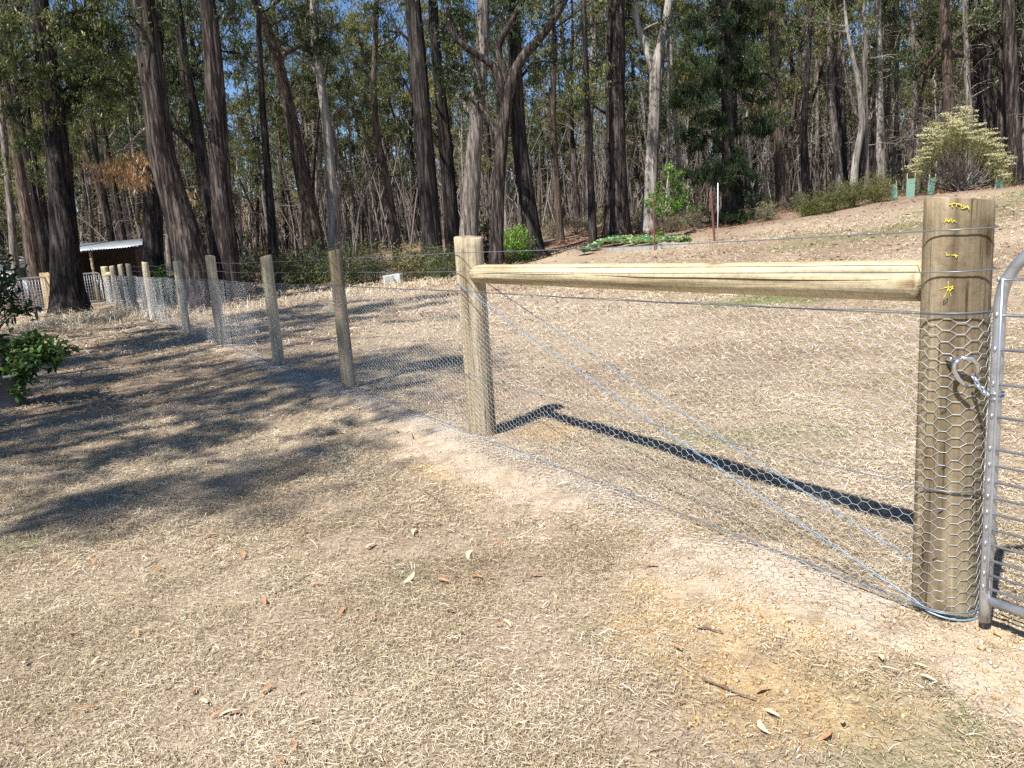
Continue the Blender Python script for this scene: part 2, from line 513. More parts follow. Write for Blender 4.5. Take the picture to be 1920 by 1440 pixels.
POTGREY = plain_mat('grey_planter', (0.10, 0.105, 0.12), 0.7, 0, 0.12, 6, 0.2)
POTPALE = plain_mat('pale_stone_planter', (0.22, 0.22, 0.19), 0.85, 0, 0.15, 6, 0.3)
BEDWOOD = plain_mat('grey_sleeper', (0.36, 0.33, 0.29), 0.9, 0, 0.15, 9, 0.4)
CORRUG = plain_mat('zinc_roof_sheet', (0.52, 0.54, 0.56), 0.42, 0.55, 0.1, 3, 0)
SHEDWALL = plain_mat('dark_shed_board', (0.055, 0.04, 0.032), 0.9, 0, 0.2, 5, 0.3)
SHEDRED = plain_mat('red_brown_shed_wall', (0.075, 0.042, 0.034), 0.9, 0, 0.2, 5, 0.3)
WHITE = plain_mat('white_painted_sheet', (0.75, 0.76, 0.78), 0.5, 0, 0.05, 4, 0)
GUARD = leaf_mat('green_corflute', [(0, (0.28, 0.47, 0.40)), (1, (0.40, 0.60, 0.52))], 0.45, 0.4, 0.4)
STAKE = plain_mat('stake_wood', (0.42, 0.33, 0.22), 0.85, 0, 0.15, 20, 0.2)
GLASS = plain_mat('dark_window_glass', (0.02, 0.025, 0.03), 0.1, 0, 0.05, 5, 0)

# ------------------------------------------------------------------ ground
def ground_material():
    m, nt, b = new_mat('paddock_ground')
    tc = nd(nt, 'ShaderNodeTexCoord')
    o = tc.outputs['Object']
    n_big = noise(nt, o, 1.3, 4, 0.6)
    n_mid = noise(nt, o, 9, 5, 0.65)
    n_fine = noise(nt, o, 70, 4, 0.7)
    n_str = noise(nt, mapped(nt, (160, 60, 60)), 1.0, 3, 0.6, 1.5)
    straw = ramp(nt, n_fine, [(0.3, (0.21, 0.16, 0.112)), (0.5, (0.42, 0.34, 0.25)), (0.7, (0.62, 0.52, 0.40))])
    straw2 = ramp(nt, n_str, [(0.32, (0.22, 0.17, 0.12)), (0.52, (0.44, 0.355, 0.26)), (0.68, (0.64, 0.55, 0.43))])
    g = mix(nt, 0.5, straw, straw2)
    g = mix(nt, 0.7, g, ramp(nt, n_big, [(0.3, (0.78, 0.72, 0.64)), (0.55, (1.0, 0.97, 0.93)), (0.75, (1.12, 1.06, 0.98))]), 'MULTIPLY')
    g = mix(nt, 0.5, g, ramp(nt, n_mid, [(0.35, (0.62, 0.58, 0.54)), (0.6, (1.05, 1.02, 1.0))]), 'MULTIPLY')
    gr = attr(nt, 'green')
    g = mix(nt, math_(nt, 'MULTIPLY', gr, 0.75), g, mix(nt, n_fine, (0.07, 0.10, 0.03), (0.24, 0.27, 0.10)))
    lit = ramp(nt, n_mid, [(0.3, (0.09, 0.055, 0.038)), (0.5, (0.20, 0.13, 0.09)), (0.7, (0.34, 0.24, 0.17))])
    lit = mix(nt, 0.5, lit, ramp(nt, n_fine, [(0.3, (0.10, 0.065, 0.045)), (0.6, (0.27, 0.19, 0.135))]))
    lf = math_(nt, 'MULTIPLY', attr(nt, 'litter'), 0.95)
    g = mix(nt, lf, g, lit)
    soil = ramp(nt, n_mid, [(0.3, (0.40, 0.31, 0.215)), (0.5, (0.54, 0.435, 0.32)), (0.7, (0.63, 0.535, 0.41))])
    soil = mix(nt, 0.45, soil, ramp(nt, n_fine, [(0.32, (0.60, 0.55, 0.50)), (0.55, (1, 0.98, 0.96)), (0.7, (1.08, 1.06, 1.04))]), 'MULTIPLY')
    edge = math_(nt, 'ADD', attr(nt, 'bare'), math_(nt, 'MULTIPLY', math_(nt, 'SUBTRACT', n_mid, 0.5), 0.9))
    g = mix(nt, ramp(nt, edge, [(0.25, (0, 0, 0)), (0.8, (1, 1, 1))]), g, soil)
    org = ramp(nt, n_mid, [(0.3, (0.38, 0.25, 0.12)), (0.52, (0.53, 0.39, 0.21)), (0.7, (0.62, 0.49, 0.30))])
    org = mix(nt, 0.4, org, ramp(nt, n_fine, [(0.32, (0.55, 0.45, 0.38)), (0.55, (1, 0.98, 0.96)), (0.7, (1.1, 1.05, 1.0))]), 'MULTIPLY')
    edge2 = math_(nt, 'ADD', attr(nt, 'orange'), math_(nt, 'MULTIPLY', math_(nt, 'SUBTRACT', n_mid, 0.5), 0.9))
    g = mix(nt, ramp(nt, edge2, [(0.25, (0, 0, 0)), (0.85, (0.85, 0.85, 0.85))]), g, org)
    nt.links.new(g, b.inputs['Base Color'])
    b.inputs['Roughness'].default_value = 0.97
    b.inputs['Specular IOR Level'].default_value = 0.1
    h = math_(nt, 'ADD', math_(nt, 'MULTIPLY', n_mid, 0.7), math_(nt, 'MULTIPLY', n_fine, 0.35))
    bump(nt, b, h, 1.0, 0.045)
    return m

def graded(lo, hi, step, out_lo, out_hi, g=1.12):
    a = list(np.arange(lo, hi, step))
    x, s = hi, step
    while x < out_hi:
        a.append(x); s *= g; x += s
    a.append(out_hi)
    x, s = lo - step, step
    b = []
    while x > out_lo:
        b.append(x); s *= g; x -= s
    b.append(out_lo)
    return np.array(b[::-1] + a)

gx = graded(-4.5, 4.0, 0.05, -160, 180)
gy = graded(0.8, 8.0, 0.05, -40, 260)
GX, GY = np.meshgrid(gx, gy, indexing='ij')
gm = MB()
i, j = np.meshgrid(np.arange(len(gx) - 1), np.arange(len(gy) - 1), indexing='ij')
k = len(gy)
fx_, fy_ = GX.ravel(), GY.ravel()
gm.add(np.stack([fx_, fy_, zt(fx_, fy_)], -1), np.stack([i * k + j, (i + 1) * k + j, (i + 1) * k + j + 1, i * k + j + 1], -1).reshape(-1, 4))
bm_, om_ = bare_masks(fx_, fy_)
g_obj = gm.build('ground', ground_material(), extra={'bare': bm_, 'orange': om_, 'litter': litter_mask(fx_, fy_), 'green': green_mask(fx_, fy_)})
tag(g_obj, kind='structure')

# ------------------------------------------------------------------ dry grass, crumbs of soil, leaf litter
def wedge(n, y0, y1, rng, pad=0.4):
    """random ground points seen from about the camera, even in area"""
    y = np.sqrt(rng.uniform(y0 ** 2, y1 ** 2, n))
    x = rng.uniform(-1, 1, n) * (0.74 * y + pad) + 0.0
    return x, y

STRAW = [(0.0, (0.075, 0.05, 0.032)), (0.2, (0.20, 0.145, 0.09)), (0.3, (0.36, 0.275, 0.15)), (0.5, (0.53, 0.435, 0.295)), (0.7, (0.67, 0.585, 0.445)), (0.86, (0.82, 0.755, 0.63)), (0.9, (0.15, 0.17, 0.06)), (1.0, (0.24, 0.26, 0.10))]
def blades(mb, x, y, length, width, rng, lift=(0.05, 0.6), tint=None):
    n = len(x)
    z = zt(x, y)
    az = rng.uniform(0, 2 * math.pi, n)
    el = rng.uniform(*lift, n)
    L = length * np.clip(rng.lognormal(-0.2, 0.5, n), 0.3, 2.6)
    hd = np.stack([np.cos(az), np.sin(az)], -1)
    sd = np.stack([-hd[:, 1], hd[:, 0]], -1)
    w = width * rng.uniform(0.6, 1.3, n) / 2
    el2 = el * rng.uniform(-0.7, 0.6, n) - 0.1
    bend = rng.uniform(-0.3, 0.3, n)
    p0 = np.stack([x, y, z + 0.001 + rng.uniform(0, 0.012, n)], -1)
    d1 = np.concatenate([hd * np.cos(el)[:, None], np.sin(el)[:, None]], 1)
    hd2 = hd + sd * bend[:, None]
    d2 = np.concatenate([hd2 * np.cos(el2)[:, None], np.sin(el2)[:, None]], 1)
    p1 = p0 + d1 * (L * 0.5)[:, None]
    p2 = p1 + d2 * (L * 0.5)[:, None]
    p2[:, 2] = np.maximum(p2[:, 2], z + 0.002)
    roll = rng.uniform(-0.8, 0.8, n)
    S = np.concatenate([sd * np.cos(roll)[:, None], np.sin(roll)[:, None]], 1) * w[:, None]
    v = np.stack([p0 - S, p0 + S, p1 - S, p1 + S, p2 - S * 0.25, p2 + S * 0.25], 1).reshape(-1, 3)
    b0 = np.arange(n)[:, None] * 6
    q = np.concatenate([b0 + np.array([[0, 1, 3, 2]]), b0 + np.array([[2, 3, 5, 4]])], 1).reshape(-1, 4)
    mb.add(v, q, None, np.repeat(tint, 6))

def grass_tint(x, y, rng, gmask):
    base = 0.26 + 0.34 * fbm(x, y, 0.5, 91) + 0.16 * (fbm(x, y, 2.0, 92) - 0.5) + rng.normal(0, 0.17, len(x))
    t = np.clip(base, 0.0, 0.86)
    isg = rng.random(len(x)) < gmask * 0.75
    return np.where(isg, rng.uniform(0.9, 1.0, len(x)), t)

grass = MB()
for (n, y0, y1, L, wd, lift) in ((270000, 1.15, 3.2, 0.022, 0.0017, (0.0, 0.6)), (210000, 3.2, 6.0, 0.030, 0.0026, (0.0, 0.65)), (120000, 6.0, 11, 0.045, 0.0045, (0.05, 0.7)), (70000, 11, 22, 0.08, 0.011, (0.05, 0.9))):
    x, y = wedge(n, y0, y1, R)
    b_, o_ = bare_masks(x, y)
    keep = R.random(n) > np.clip(np.maximum(b_ * 1.25, o_ * 0.95), 0, 0.985)
    keep &= R.random(n) > 0.6 * litter_mask(x, y)
    keep &= R.random(n) < 0.30 + 0.9 * smooth(0.30, 0.6, fbm(x, y, 0.30, 95))
    x, y = x[keep], y[keep]
    blades(grass, x, y, L, wd, R, lift, grass_tint(x, y, R, green_mask(x, y)))
# tufts of taller straw by the far gate and the foot of the big tree
for (cx, cy, sx, sy, n, L) in ((-13.0, 19.2, 3.0, 1.1, 9000, 0.22), (-10.6, 20.6, 1.4, 0.7, 3500, 0.28), (-3.2, 20.5, 2.2, 0.9, 2500, 0.2)):
    x, y = R.normal(cx, sx, n), R.normal(cy, sy, n)
    ok = np.hypot(x, y) > 4
    x, y = x[ok], y[ok]
    blades(grass, x, y, L, 0.010, R, (0.5, 1.4), np.clip(R.normal(0.55, 0.15, len(x)), 0.2, 0.86))
# small green tufts among the straw
for c in range(70):
    x0, y0 = wedge(1, 1.3, 9, R)
    if float(bare_masks(x0, y0)[0][0]) > 0.5: continue
    n = int(R.integers(25, 70))
    x, y = R.normal(x0[0], 0.035, n), R.normal(y0[0], 0.035, n)
    blades(grass, x, y, 0.038, 0.0022, R, (0.3, 1.2), R.uniform(0.80, 1.0, n))
go = grass.build('dry_grass', tint_mat('straw_blade', STRAW, 0.8, 0.25), smooth_=False)
tag(go, 'short straw coloured grass with a few green tufts over the lawn and paddock', 'grass', kind='stuff')

def crumbs(mb, x, y, size, rng, tint, sink=0.3):
    n = len(x)
    base = np.array([[1, 0, 0], [-1, 0, 0], [0, 1, 0], [0, -1, 0], [0, 0, 1], [0, 0, -1]], float)
    v = base[None] * (size[:, None, None] * rng.uniform(0.55, 1.25, (n, 6, 1)))
    v += rng.normal(0, 0.22, (n, 6, 3)) * size[:, None, None]
    a = rng.uniform(0, 6.28, n)
    c, s = np.cos(a)[:, None], np.sin(a)[:, None]
    v = np.stack([v[..., 0] * c - v[..., 1] * s, v[..., 0] * s + v[..., 1] * c, v[..., 2] * 0.7], -1)
    v += np.stack([x, y, zt(x, y) + size * sink], -1)[:, None]
    tri = np.array([[0, 2, 4], [2, 1, 4], [1, 3, 4], [3, 0, 4], [2, 0, 5], [1, 2, 5], [3, 1, 5], [0, 3, 5]])
    mb.add(v.reshape(-1, 3), None, (np.arange(n)[:, None, None] * 6 + tri[None]).reshape(-1, 3), np.repeat(tint, 6))

cr = MB()
n = 800000
x, y = wedge(n, 1.2, 7.0, R)
b_, o_ = bare_masks(x, y)
clod = fbm(x, y, 0.12, 131)
keep = R.random(n) < (0.66 * o_ + 0.5 * b_) * smooth(0.25, 0.6, clod) + 0.006
x, y, o_, b_ = x[keep], y[keep], o_[keep], b_[keep]
size = np.clip(R.lognormal(math.log(0.0030), 0.55, len(x)), 0.0013, 0.009)
tint = np.where(R.random(len(x)) < o_ / (o_ + 0.6 * b_ + 0.05), R.normal(0.22, 0.12, len(x)), R.normal(0.75, 0.13, len(x)))
crumbs(cr, x, y, size, R, np.clip(tint, 0, 1))
# a few fist-sized clods
for (px, py, s_) in ((1385, 1045, 0.017), (1405, 1062, 0.014), (1440, 1060, 0.014), (1060, 800, 0.03), (1085, 812, 0.026), (1040, 822, 0.022), (1110, 820, 0.024), (1378, 1295, 0.016), (1360, 1050, 0.013), (1505, 1095, 0.02), (1480, 1085, 0.018), (1650, 1050, 0.018), (1690, 1080, 0.016), (1600, 1190, 0.015), (1875, 1205, 0.022), (1840, 1230, 0.016), (725, 795, 0.018), (640, 1275, 0.01)):
    g_ = gp(px, py)
    crumbs(cr, np.array([g_[0]]), np.array([g_[1]]), np.array([s_ * 0.65]), R, np.array([0.3]), 0.5)
SOILC = [(0, (0.32, 0.19, 0.08)), (0.25, (0.46, 0.31, 0.145)), (0.5, (0.54, 0.40, 0.23)), (0.75, (0.56, 0.455, 0.33)), (1, (0.64, 0.55, 0.43))]
tag(cr.build('soil_crumbs', tint_mat('crumbled_clay', SOILC, 0.95, 0.1), smooth_=True), 'orange and cream crumbs of dug clay round the post holes and trench', 'soil', kind='stuff')

lt = MB()
for (n, y0, y1, L, W_) in ((5000, 1.3, 5, 0.016, 0.005), (9000, 5, 12, 0.05, 0.012), (34000, 12, 48, 0.10, 0.035)):
    x, y = wedge(n, y0, y1, R, 1.0)
    ok = R.random(n) < (0.25 if y1 <= 5 else 0.12) + 0.9 * litter_mask(x, y)
    x, y = x[ok], y[ok]
    d = R.normal(size=(len(x), 3)); d[:, 2] *= 0.25
    lt.leaves(np.stack([x, y, zt(x, y) + R.uniform(0.006, 0.03, len(x))], -1), d, L * R.uniform(0.5, 1.4, len(x)), W_ * R.uniform(0.6, 1.3, len(x)), np.clip(R.normal(0.45, 0.22, len(x)), 0, 1), R)
LITC = [(0, (0.07, 0.038, 0.025)), (0.35, (0.20, 0.11, 0.07)), (0.65, (0.36, 0.22, 0.14)), (1, (0.58, 0.46, 0.33))]
tag(lt.build('leaf_litter', tint_mat('fallen_leaf_scraps', LITC, 0.8, 0.25), smooth_=False), 'brown leaf and bark scraps scattered over the ground and under the woods', 'leaf litter', kind='stuff')

# larger fallen leaves and wood chips that can be told apart in the foreground
def one_leaf(L, W_, curl, bow):
    mb = MB()
    n = 9
    u_ = np.linspace(0, 1, n)
    w_ = W_ * np.sin(math.pi * u_ ** 0.8) ** 0.9 / 2 + 0.0006
    cx = (u_ - 0.5) * L
    cy = bow * (u_ - 0.5) ** 2 * 4 * L
    cz = curl * np.sin(math.pi * u_) * L * 0.5 + 0.004
    top = np.concatenate([np.stack([cx, cy - w_, cz + w_ * 0.5], -1), np.stack([cx, cy, cz], -1), np.stack([cx, cy + w_, cz + w_ * 0.45], -1)])
    q = []
    for a in (0, 1):
        for i_ in range(n - 1):
            q.append([a * n + i_, a * n + i_ + 1, (a + 1) * n + i_ + 1, (a + 1) * n + i_])
    mb.add(top, q)
    return mb
LEAFTAN = plain_mat('leaf_orange_brown', (0.46, 0.235, 0.12), 0.6, 0, 0.25, 60, 0.2, 0.001)
LEAFCREAM = plain_mat('leaf_cream', (0.66, 0.54, 0.33), 0.7, 0, 0.15, 60, 0.2, 0.001)
leaf_meshes = {}
for c, m_ in (('tan', LEAFTAN), ('cream', LEAFCREAM)):
    for k_ in range(4):
        leaf_meshes[c, k_] = one_leaf(0.062 + 0.012 * k_, 0.016 + 0.002 * k_, (0.06, 0.1, 0.04, 0.08)[k_], (0.0, 0.06, -0.05, 0.16)[k_]).mesh('fallen_leaf', m_)
spots = [(x / 3, 960 + y / 3, c) for x, y, c in ((1095, 1055, 't'), (1155, 1105, 'c'), (1235, 1215, 't'), (1290, 1190, 'c'), (1345, 1170, 't'), (1510, 1080, 't'), (1755, 1220, 'c'), (510, 1180, 't'), (1580, 1425, 't'), (1670, 1410, 't'), (550, 870, 'c'), (150, 895, 'c'), (1295, 300, 't'), (900, 345, 't'), (1375, 270, 't'), (620, 120, 't'), (540, 315, 't'), (1780, 440, 't'), (1490, 530, 't'), (785, 720, 't'), (415, 715, 't'), (980, 695, 'c'), (1200, 170, 't'))]
spots += [(600 + x / 3, 720 + y / 3, c) for x, y, c in ((525, 865, 'c'), (730, 855, 'c'), (1000, 925, 't'), (290, 950, 'c'), (835, 985, 'c'), (1210, 1120, 't'), (695, 1130, 't'), (890, 1135, 't'), (515, 1135, 'c'), (305, 1330, 't'), (730, 1340, 't'), (1060, 1390, 'c'), (130, 1295, 't'), (1010, 1420, 't'), (1370, 580, 'c'), (1650, 650, 't'), (120, 150, 'c'))]
spots += [(1200 + x / 2.667, 1000 + y / 2.667, c) for x, y, c in ((60, 190, 't'), (185, 625, 't'), (615, 835, 't'), (935, 1080, 't'), (200, 880, 't'), (660, 970, 'c'), (1010, 1010, 'c'), (610, 1035, 'c'), (755, 480, 'c'), (1440, 750, 'c'), (1240, 710, 'c'), (1205, 655, 'c'), (1400, 685, 'c'))]
for i_, (px, py, c) in enumerate(spots):
    o = bpy.data.objects.new('fallen_leaf', leaf_meshes['tan' if c == 't' else 'cream', i_ % 4])
    COL.objects.link(o)
    g_ = gp(px, py)
    o.location = (g_[0], g_[1], g_[2] + 0.012)
    o.rotation_euler = (R.normal(0, 0.15), R.normal(0, 0.15), R.uniform(0, 6.28))
    s_ = 0.62 if py > 1150 else 0.85
    o.scale = (s_,) * 3
    if c == 't': tag(o, 'dry orange brown gum leaf lying on the straw grass', 'leaf', 'orange brown leaves on the lawn')
    else: tag(o, 'bleached cream leaf or wood shaving lying on the dry ground', 'leaf', 'cream leaves and shavings on the lawn')
TWIGM = plain_mat('fallen_twig_bark', (0.16, 0.11, 0.08), 0.9, 0, 0.2, 40, 0.3)
for (px, py, px2, py2) in ((1320, 1290, 1425, 1330), (1310, 1195, 1355, 1193), (735, 905, 760, 880), (515, 1130, 590, 1085), (795, 925, 832, 955), (730, 795, 760, 780), (275, 1075, 300, 1055)):
    a, b = gp(px, py), gp(px2, py2)
    mb = MB()
    pts = np.array([a + (b - a) * f + np.array([R.normal(0, 0.004), R.normal(0, 0.004), 0.012 + R.normal(0, 0.002)]) for f in np.linspace(0, 1, 6)])
    mb.tube(pts, np.linspace(0.0035, 0.0018, 6), 6)
    tag(mb.build('fallen_twig', TWIGM), 'thin brown dry twig lying in the straw grass', 'twig', 'twigs on the lawn')

# ------------------------------------------------------------------ the fence
def round_post(mb, x, y, z0, z1, r0, r1, rng, sides=32, wob=0.016, slope=0.012):
    n = 26
    zz = np.linspace(z0, z1, n)
    th = np.arange(sides) * 2 * math.pi / sides
    ph = rng.uniform(0, 6.28, 6)
    rr = np.interp(zz, [z0, z1], [r0, r1])[:, None] * (1 + wob * (np.sin(2 * th[None] + ph[0] + zz[:, None] * 0.9) + 0.6 * np.sin(3 * th[None] + ph[1] - zz[:, None] * 1.7) + 0.4 * np.sin(7 * th[None] + ph[2] + zz[:, None] * 0.6)))
    v = np.stack([x + rr * np.cos(th), y + rr * np.sin(th), zz[:, None] + 0 * rr], -1)
    top = v[-1].copy()
    v[-1, :, 2] += slope * np.cos(th + ph[3])
    v = np.concatenate([v, v[-1:] * 1.0])
    c = v[-1].mean(0)
    v[-1] = c + (v[-1] - c) * 0.955
    v[-1, :, 2] += 0.004
    i, j = np.meshgrid(np.arange(n), np.arange(sides), indexing='ij')
    j2 = (j + 1) % sides
    q = np.stack([i * sides + j, i * sides + j2, (i + 1) * sides + j2, (i + 1) * sides + j], -1).reshape(-1, 4)
    vv = np.vstack([v.reshape(-1, 3), v[-1].mean(0)])
    kk = np.arange(sides)
    t = np.stack([np.full(sides, len(vv) - 1), n * sides + kk, n * sides + (kk + 1) % sides], -1)
    mb.add(vv, q, t)

POSTS = [  # t along the fence, s, radius, height, name, label
    (0.0, 0.0, 0.0925, 1.33, 'strainer_post', 'thick round timber gate post with yellow crayon marks and wire netting round it'),
    (3.16, 0.075, 0.092, 1.335, 'strainer_post', 'stout round post carrying the outer end of the timber rail'),
    (5.74, 0.070, 0.062, 1.315, 'fence_post', 'brown slim fence post, first one beyond the braced strainer post'),
    (7.97, 0.01, 0.066, 1.31, 'fence_post', 'pale fence post, second beyond the braced strainer post'),
    (11.05, -0.025, 0.072, 1.33, 'fence_post', 'fence post standing just right of the big leaning tree, third beyond the strainer post'),
    (14.18, -0.025, 0.072, 1.31, 'fence_post', 'fence post in front of the leaning tree, fourth beyond the strainer post'),
    (18.82, -0.025, 0.072, 1.33, 'fence_post', 'fence post with bush behind it, fifth beyond the strainer post'),
    (22.4, -0.03, 0.072, 1.33, 'fence_post', 'fence post right before the shed opening, sixth beyond the strainer post'),
    (24.6, -0.03, 0.075, 1.33, 'fence_post', 'shaded dark fence post, second from the far gate corner'),
    (27.4, -0.03, 0.085, 1.33, 'fence_post', 'shaded dark post next to the far corner post'),
    (30.6, -0.02, 0.12, 1.34, 'strainer_post', 'pale far corner post beside the white mesh gate'),
]
post_objs = []
for (t, s, r, h, nm, lab) in POSTS:
    p = fence(t, s)
    z = zg(p[0], p[1]) if t > 8 else 0.0
    root = link_empty(nm, (p[0], p[1], z), lab, 'fence post', 'round posts of the netting fence')
    mb = MB()
    rng = np.random.default_rng(int(t * 10) + 3)
    round_post(mb, p[0], p[1], z - 0.25, z + h, r * 1.03, r * 0.99, rng, 40 if t < 4 else 22)
    mb.build('post_shaft', POST_WOOD if t < 6 else SLIM_WOOD, root)
    post_objs.append((root, p, r, z))

# wire staples in the two near strainers, crayon marks on the gate post
def on_post(px, py, k_, off=0.001):
    """point of post k_'s surface seen at a pixel, and its outward normal"""
    root, p, r, z = post_objs[k_]
    d = ray(px, py)
    a = d[0] ** 2 + d[1] ** 2
    ox, oy = CPOS[0] - p[0], CPOS[1] - p[1]
    bq = ox * d[0] + oy * d[1]
    disc = max(bq * bq - a * (ox * ox + oy * oy - (r * 1.01) ** 2), 0)
    q = CPOS + d * ((-bq - math.sqrt(disc)) / a)
    nn = np.array([q[0] - p[0], q[1] - p[1], 0]); nn /= np.linalg.norm(nn)
    return q + nn * off, nn
strokes = [
    [[(1780, 384), (1790, 381), (1802, 384), (1818, 391)], [(1784, 382), (1786, 389)], [(1792, 382), (1795, 389)], [(1803, 385), (1802, 391), (1808, 390), (1814, 386), (1818, 395)]],
    [[(1766, 417), (1778, 413), (1795, 417)], [(1771, 419), (1774, 409), (1778, 417), (1783, 410), (1786, 418), (1791, 412)]],
    [[(1774, 479), (1786, 478), (1796, 480)], [(1774, 473), (1776, 480)], [(1790, 476), (1794, 484)]],
    [[(1762, 543), (1776, 538), (1788, 542)], [(1778, 528), (1779, 542), (1784, 556)], [(1778, 541), (1768, 562)], [(1773, 540), (1788, 536), (1782, 545)]],
    [[(1713, 1104), (1722, 1108), (1737, 1113)], [(1716, 1110), (1720, 1104), (1726, 1111), (1730, 1107), (1735, 1114)]],
]
for st in strokes:
    mb = MB()
    for ln in st:
        pts = []
        for (a, b) in zip(ln[:-1], ln[1:]):
            for f in np.linspace(0, 1, 4, endpoint=False):
                q, nn = on_post(a[0] + (b[0] - a[0]) * f, a[1] + (b[1] - a[1]) * f, 0, -0.0004)
                pts.append(q)
        pts.append(on_post(*ln[-1], 0, 0.0004)[0])
        mb.tube(np.array(pts) + R.normal(0, 0.0004, (len(pts), 3)), np.clip(R.normal(0.0010, 0.0004, len(pts)), 0.0003, 0.002), 5)
    mb.build('crayon_mark', YELLOW, post_objs[0][0])
for (k_, pts_) in ((0, ((1770, 770), (1764, 958), (1753, 1047), (1742, 1140), (1770, 875), (1773, 563))), (1, ((868, 470), (870, 503), (866, 540), (897, 690), (899, 760)))):
    for (px, py) in pts_:
        q, nn = on_post(px, py, k_, 0.002)
        mb = MB()
        tn = np.array([-nn[1], nn[0], 0]) * 0.7 + np.array([0, 0, 0.7])
        mb.tube([q - tn * 0.008 - nn * 0.004, q - tn * 0.007 + nn * 0.003, q + tn * 0.007 + nn * 0.003, q + tn * 0.008 - nn * 0.004], 0.0013, 6)
        mb.build('staple', STAPLE, post_objs[k_][0])

# rail between the two near strainers, its outer end scarfed into the post
RZ = 1.095
rr_ = link_empty('brace_rail', fence(1.6, 0.0375, RZ), 'pale horizontal round timber rail braced between the gate post and next strainer post', 'rail')
RD = U * 3.16 + N * 0.075
rr_.rotation_euler = (0, 0, math.atan2(RD[1], RD[0]))
mb = MB()
n, sides = 60, 36
xs = np.linspace(-1.6 + 0.098, 1.6 - 0.105, n)
th = np.arange(sides) * 2 * math.pi / sides
rad = np.interp(xs, [-1.5, 1.5], [0.064, 0.060])
endr = np.interp(xs, [1.36, 1.42, 1.50], [1.0, 0.97, 0.80])
v = np.zeros((n, sides, 3))
rw = rad[:, None] * endr[:, None] * (1 + 0.015 * np.sin(2 * th[None] + 0.5 + xs[:, None] * 0.8) + 0.012 * np.sin(3 * th[None] + xs[:, None] * 2.1) + 0.012 * np.sin(xs[:, None] * 4.3 + 1) + 0.007 * np.sin(xs[:, None] * 9.1 + th[None]))
# one long drying check along the near side
thc = 2 * math.pi * 0.985
crack = np.exp(-((np.abs((th[None] - (thc + 0.05 * np.sin(xs[:, None] * 2.3))) + math.pi) % (2 * math.pi) - math.pi) / 0.09) ** 2)
rw = rw * (1 - 0.0 * crack)
v[..., 0] = xs[:, None]
v[..., 1] = rw * np.cos(th)
v[..., 2] = rw * np.sin(th) + 0.006 * np.sin(xs * 1.1)[:, None]
i, j = np.meshgrid(np.arange(n - 1), np.arange(sides), indexing='ij'); j2 = (j + 1) % sides
q = np.stack([i * sides + j, i * sides + j2, (i + 1) * sides + j2, (i + 1) * sides + j], -1).reshape(-1, 4)
vv = np.vstack([v.reshape(-1, 3), [[xs[0], 0, 0], [xs[-1], 0, 0]]])
kk = np.arange(sides)
t_ = np.vstack([np.stack([np.full(sides, n * sides), (kk + 1) % sides, kk], -1), np.stack([np.full(sides, n * sides + 1), (n - 1) * sides + kk, (n - 1) * sides + (kk + 1) % sides], -1)])
mb.add(vv, q, t_)
ro = bpy.data.objects.new('rail_log', mb.mesh('rail_log', RAIL_WOOD)); COL.objects.link(ro); ro.parent = rr_
CRACK = plain_mat('dark_drying_check', (0.05, 0.032, 0.018), 0.95, 0, 0.1, 40, 0)
mb = MB()
cxs = np.linspace(-1.42, 1.47, 60)
ang = math.radians(7) + 0.05 * np.sin(cxs * 2.3) + 0.03 * np.sin(cxs * 7)
rc = np.interp(cxs, [-1.5, 1.5], [0.064, 0.060]) * 1.004 * np.interp(cxs, [1.36, 1.42, 1.50], [1.0, 0.97, 0.80])
mb.tube(np.stack([cxs, rc * np.cos(ang) , rc * np.sin(ang) + 0.006 * np.sin(cxs * 1.1)], -1), np.interp(cxs, [-1.42, -1.0, 1.2, 1.47], [0.0006, 0.0022, 0.0022, 0.0014]), 5)
co = bpy.data.objects.new('drying_check', mb.mesh('drying_check', CRACK)); COL.objects.link(co); co.parent = rr_

# the line along which netting and wires run: on the camera's side of the posts
_ft = np.array([p[0] for p in POSTS]); _fs = np.array([p[1] - p[2] - 0.004 for p in POSTS])
def front_s(t):
    return np.interp(t, _ft, _fs)
def net_point(L, z, lift=0.0):
    """L: length along the netting; L<0 wraps round the gate post to its far side"""
    L = np.asarray(L, float)
    r = 0.0965 + lift
    t = np.where(L > 0, L, 0)
    ang = np.clip(-L, 0, 9) / r                       # round the post
    base = P0[None] + U[None] * t[:, None] + N[None] * (front_s(t) - lift)[:, None]
    wr = P0[None] + r * (-N[None] * np.cos(ang)[:, None] - U[None] * np.sin(ang)[:, None])
    q = np.where((L > 0)[:, None], base, wr)
    return np.stack([q[:, 0], q[:, 1], np.broadcast_to(z, L.shape)], -1)

def net_ground(L):
    p = net_point(L, 0.0)
    return zt(p[:, 0], p[:, 1]) * smooth(8, 12, L)

def tri_tubes(mb, A, B, r):
    """thin three-sided wires from A to B"""
    n = len(A)
    d = B - A
    d /= np.linalg.norm(d, axis=1)[:, None] + 1e-9
    ref = np.where(np.abs(d[:, 2:3]) < 0.9, np.array([[0, 0, 1.0]]), np.array([[1.0, 0, 0]]))
    a = np.cross(d, ref); a /= np.linalg.norm(a, axis=1)[:, None]
    b = np.cross(d, a)
    r = np.broadcast_to(r, (n,))[:, None]
    ring = [r * (math.cos(k * 2.094) * a + math.sin(k * 2.094) * b) for k in range(3)]
    v = np.stack([A + g for g in ring] + [B + g for g in ring], 1).reshape(-1, 3)
    o = np.arange(n)[:, None] * 6
    q = np.concatenate([o + np.array([[0, 1, 4, 3]]), o + np.array([[1, 2, 5, 4]]), o + np.array([[2, 0, 3, 5]])], 1).reshape(-1, 4)
    mb.add(v, q)

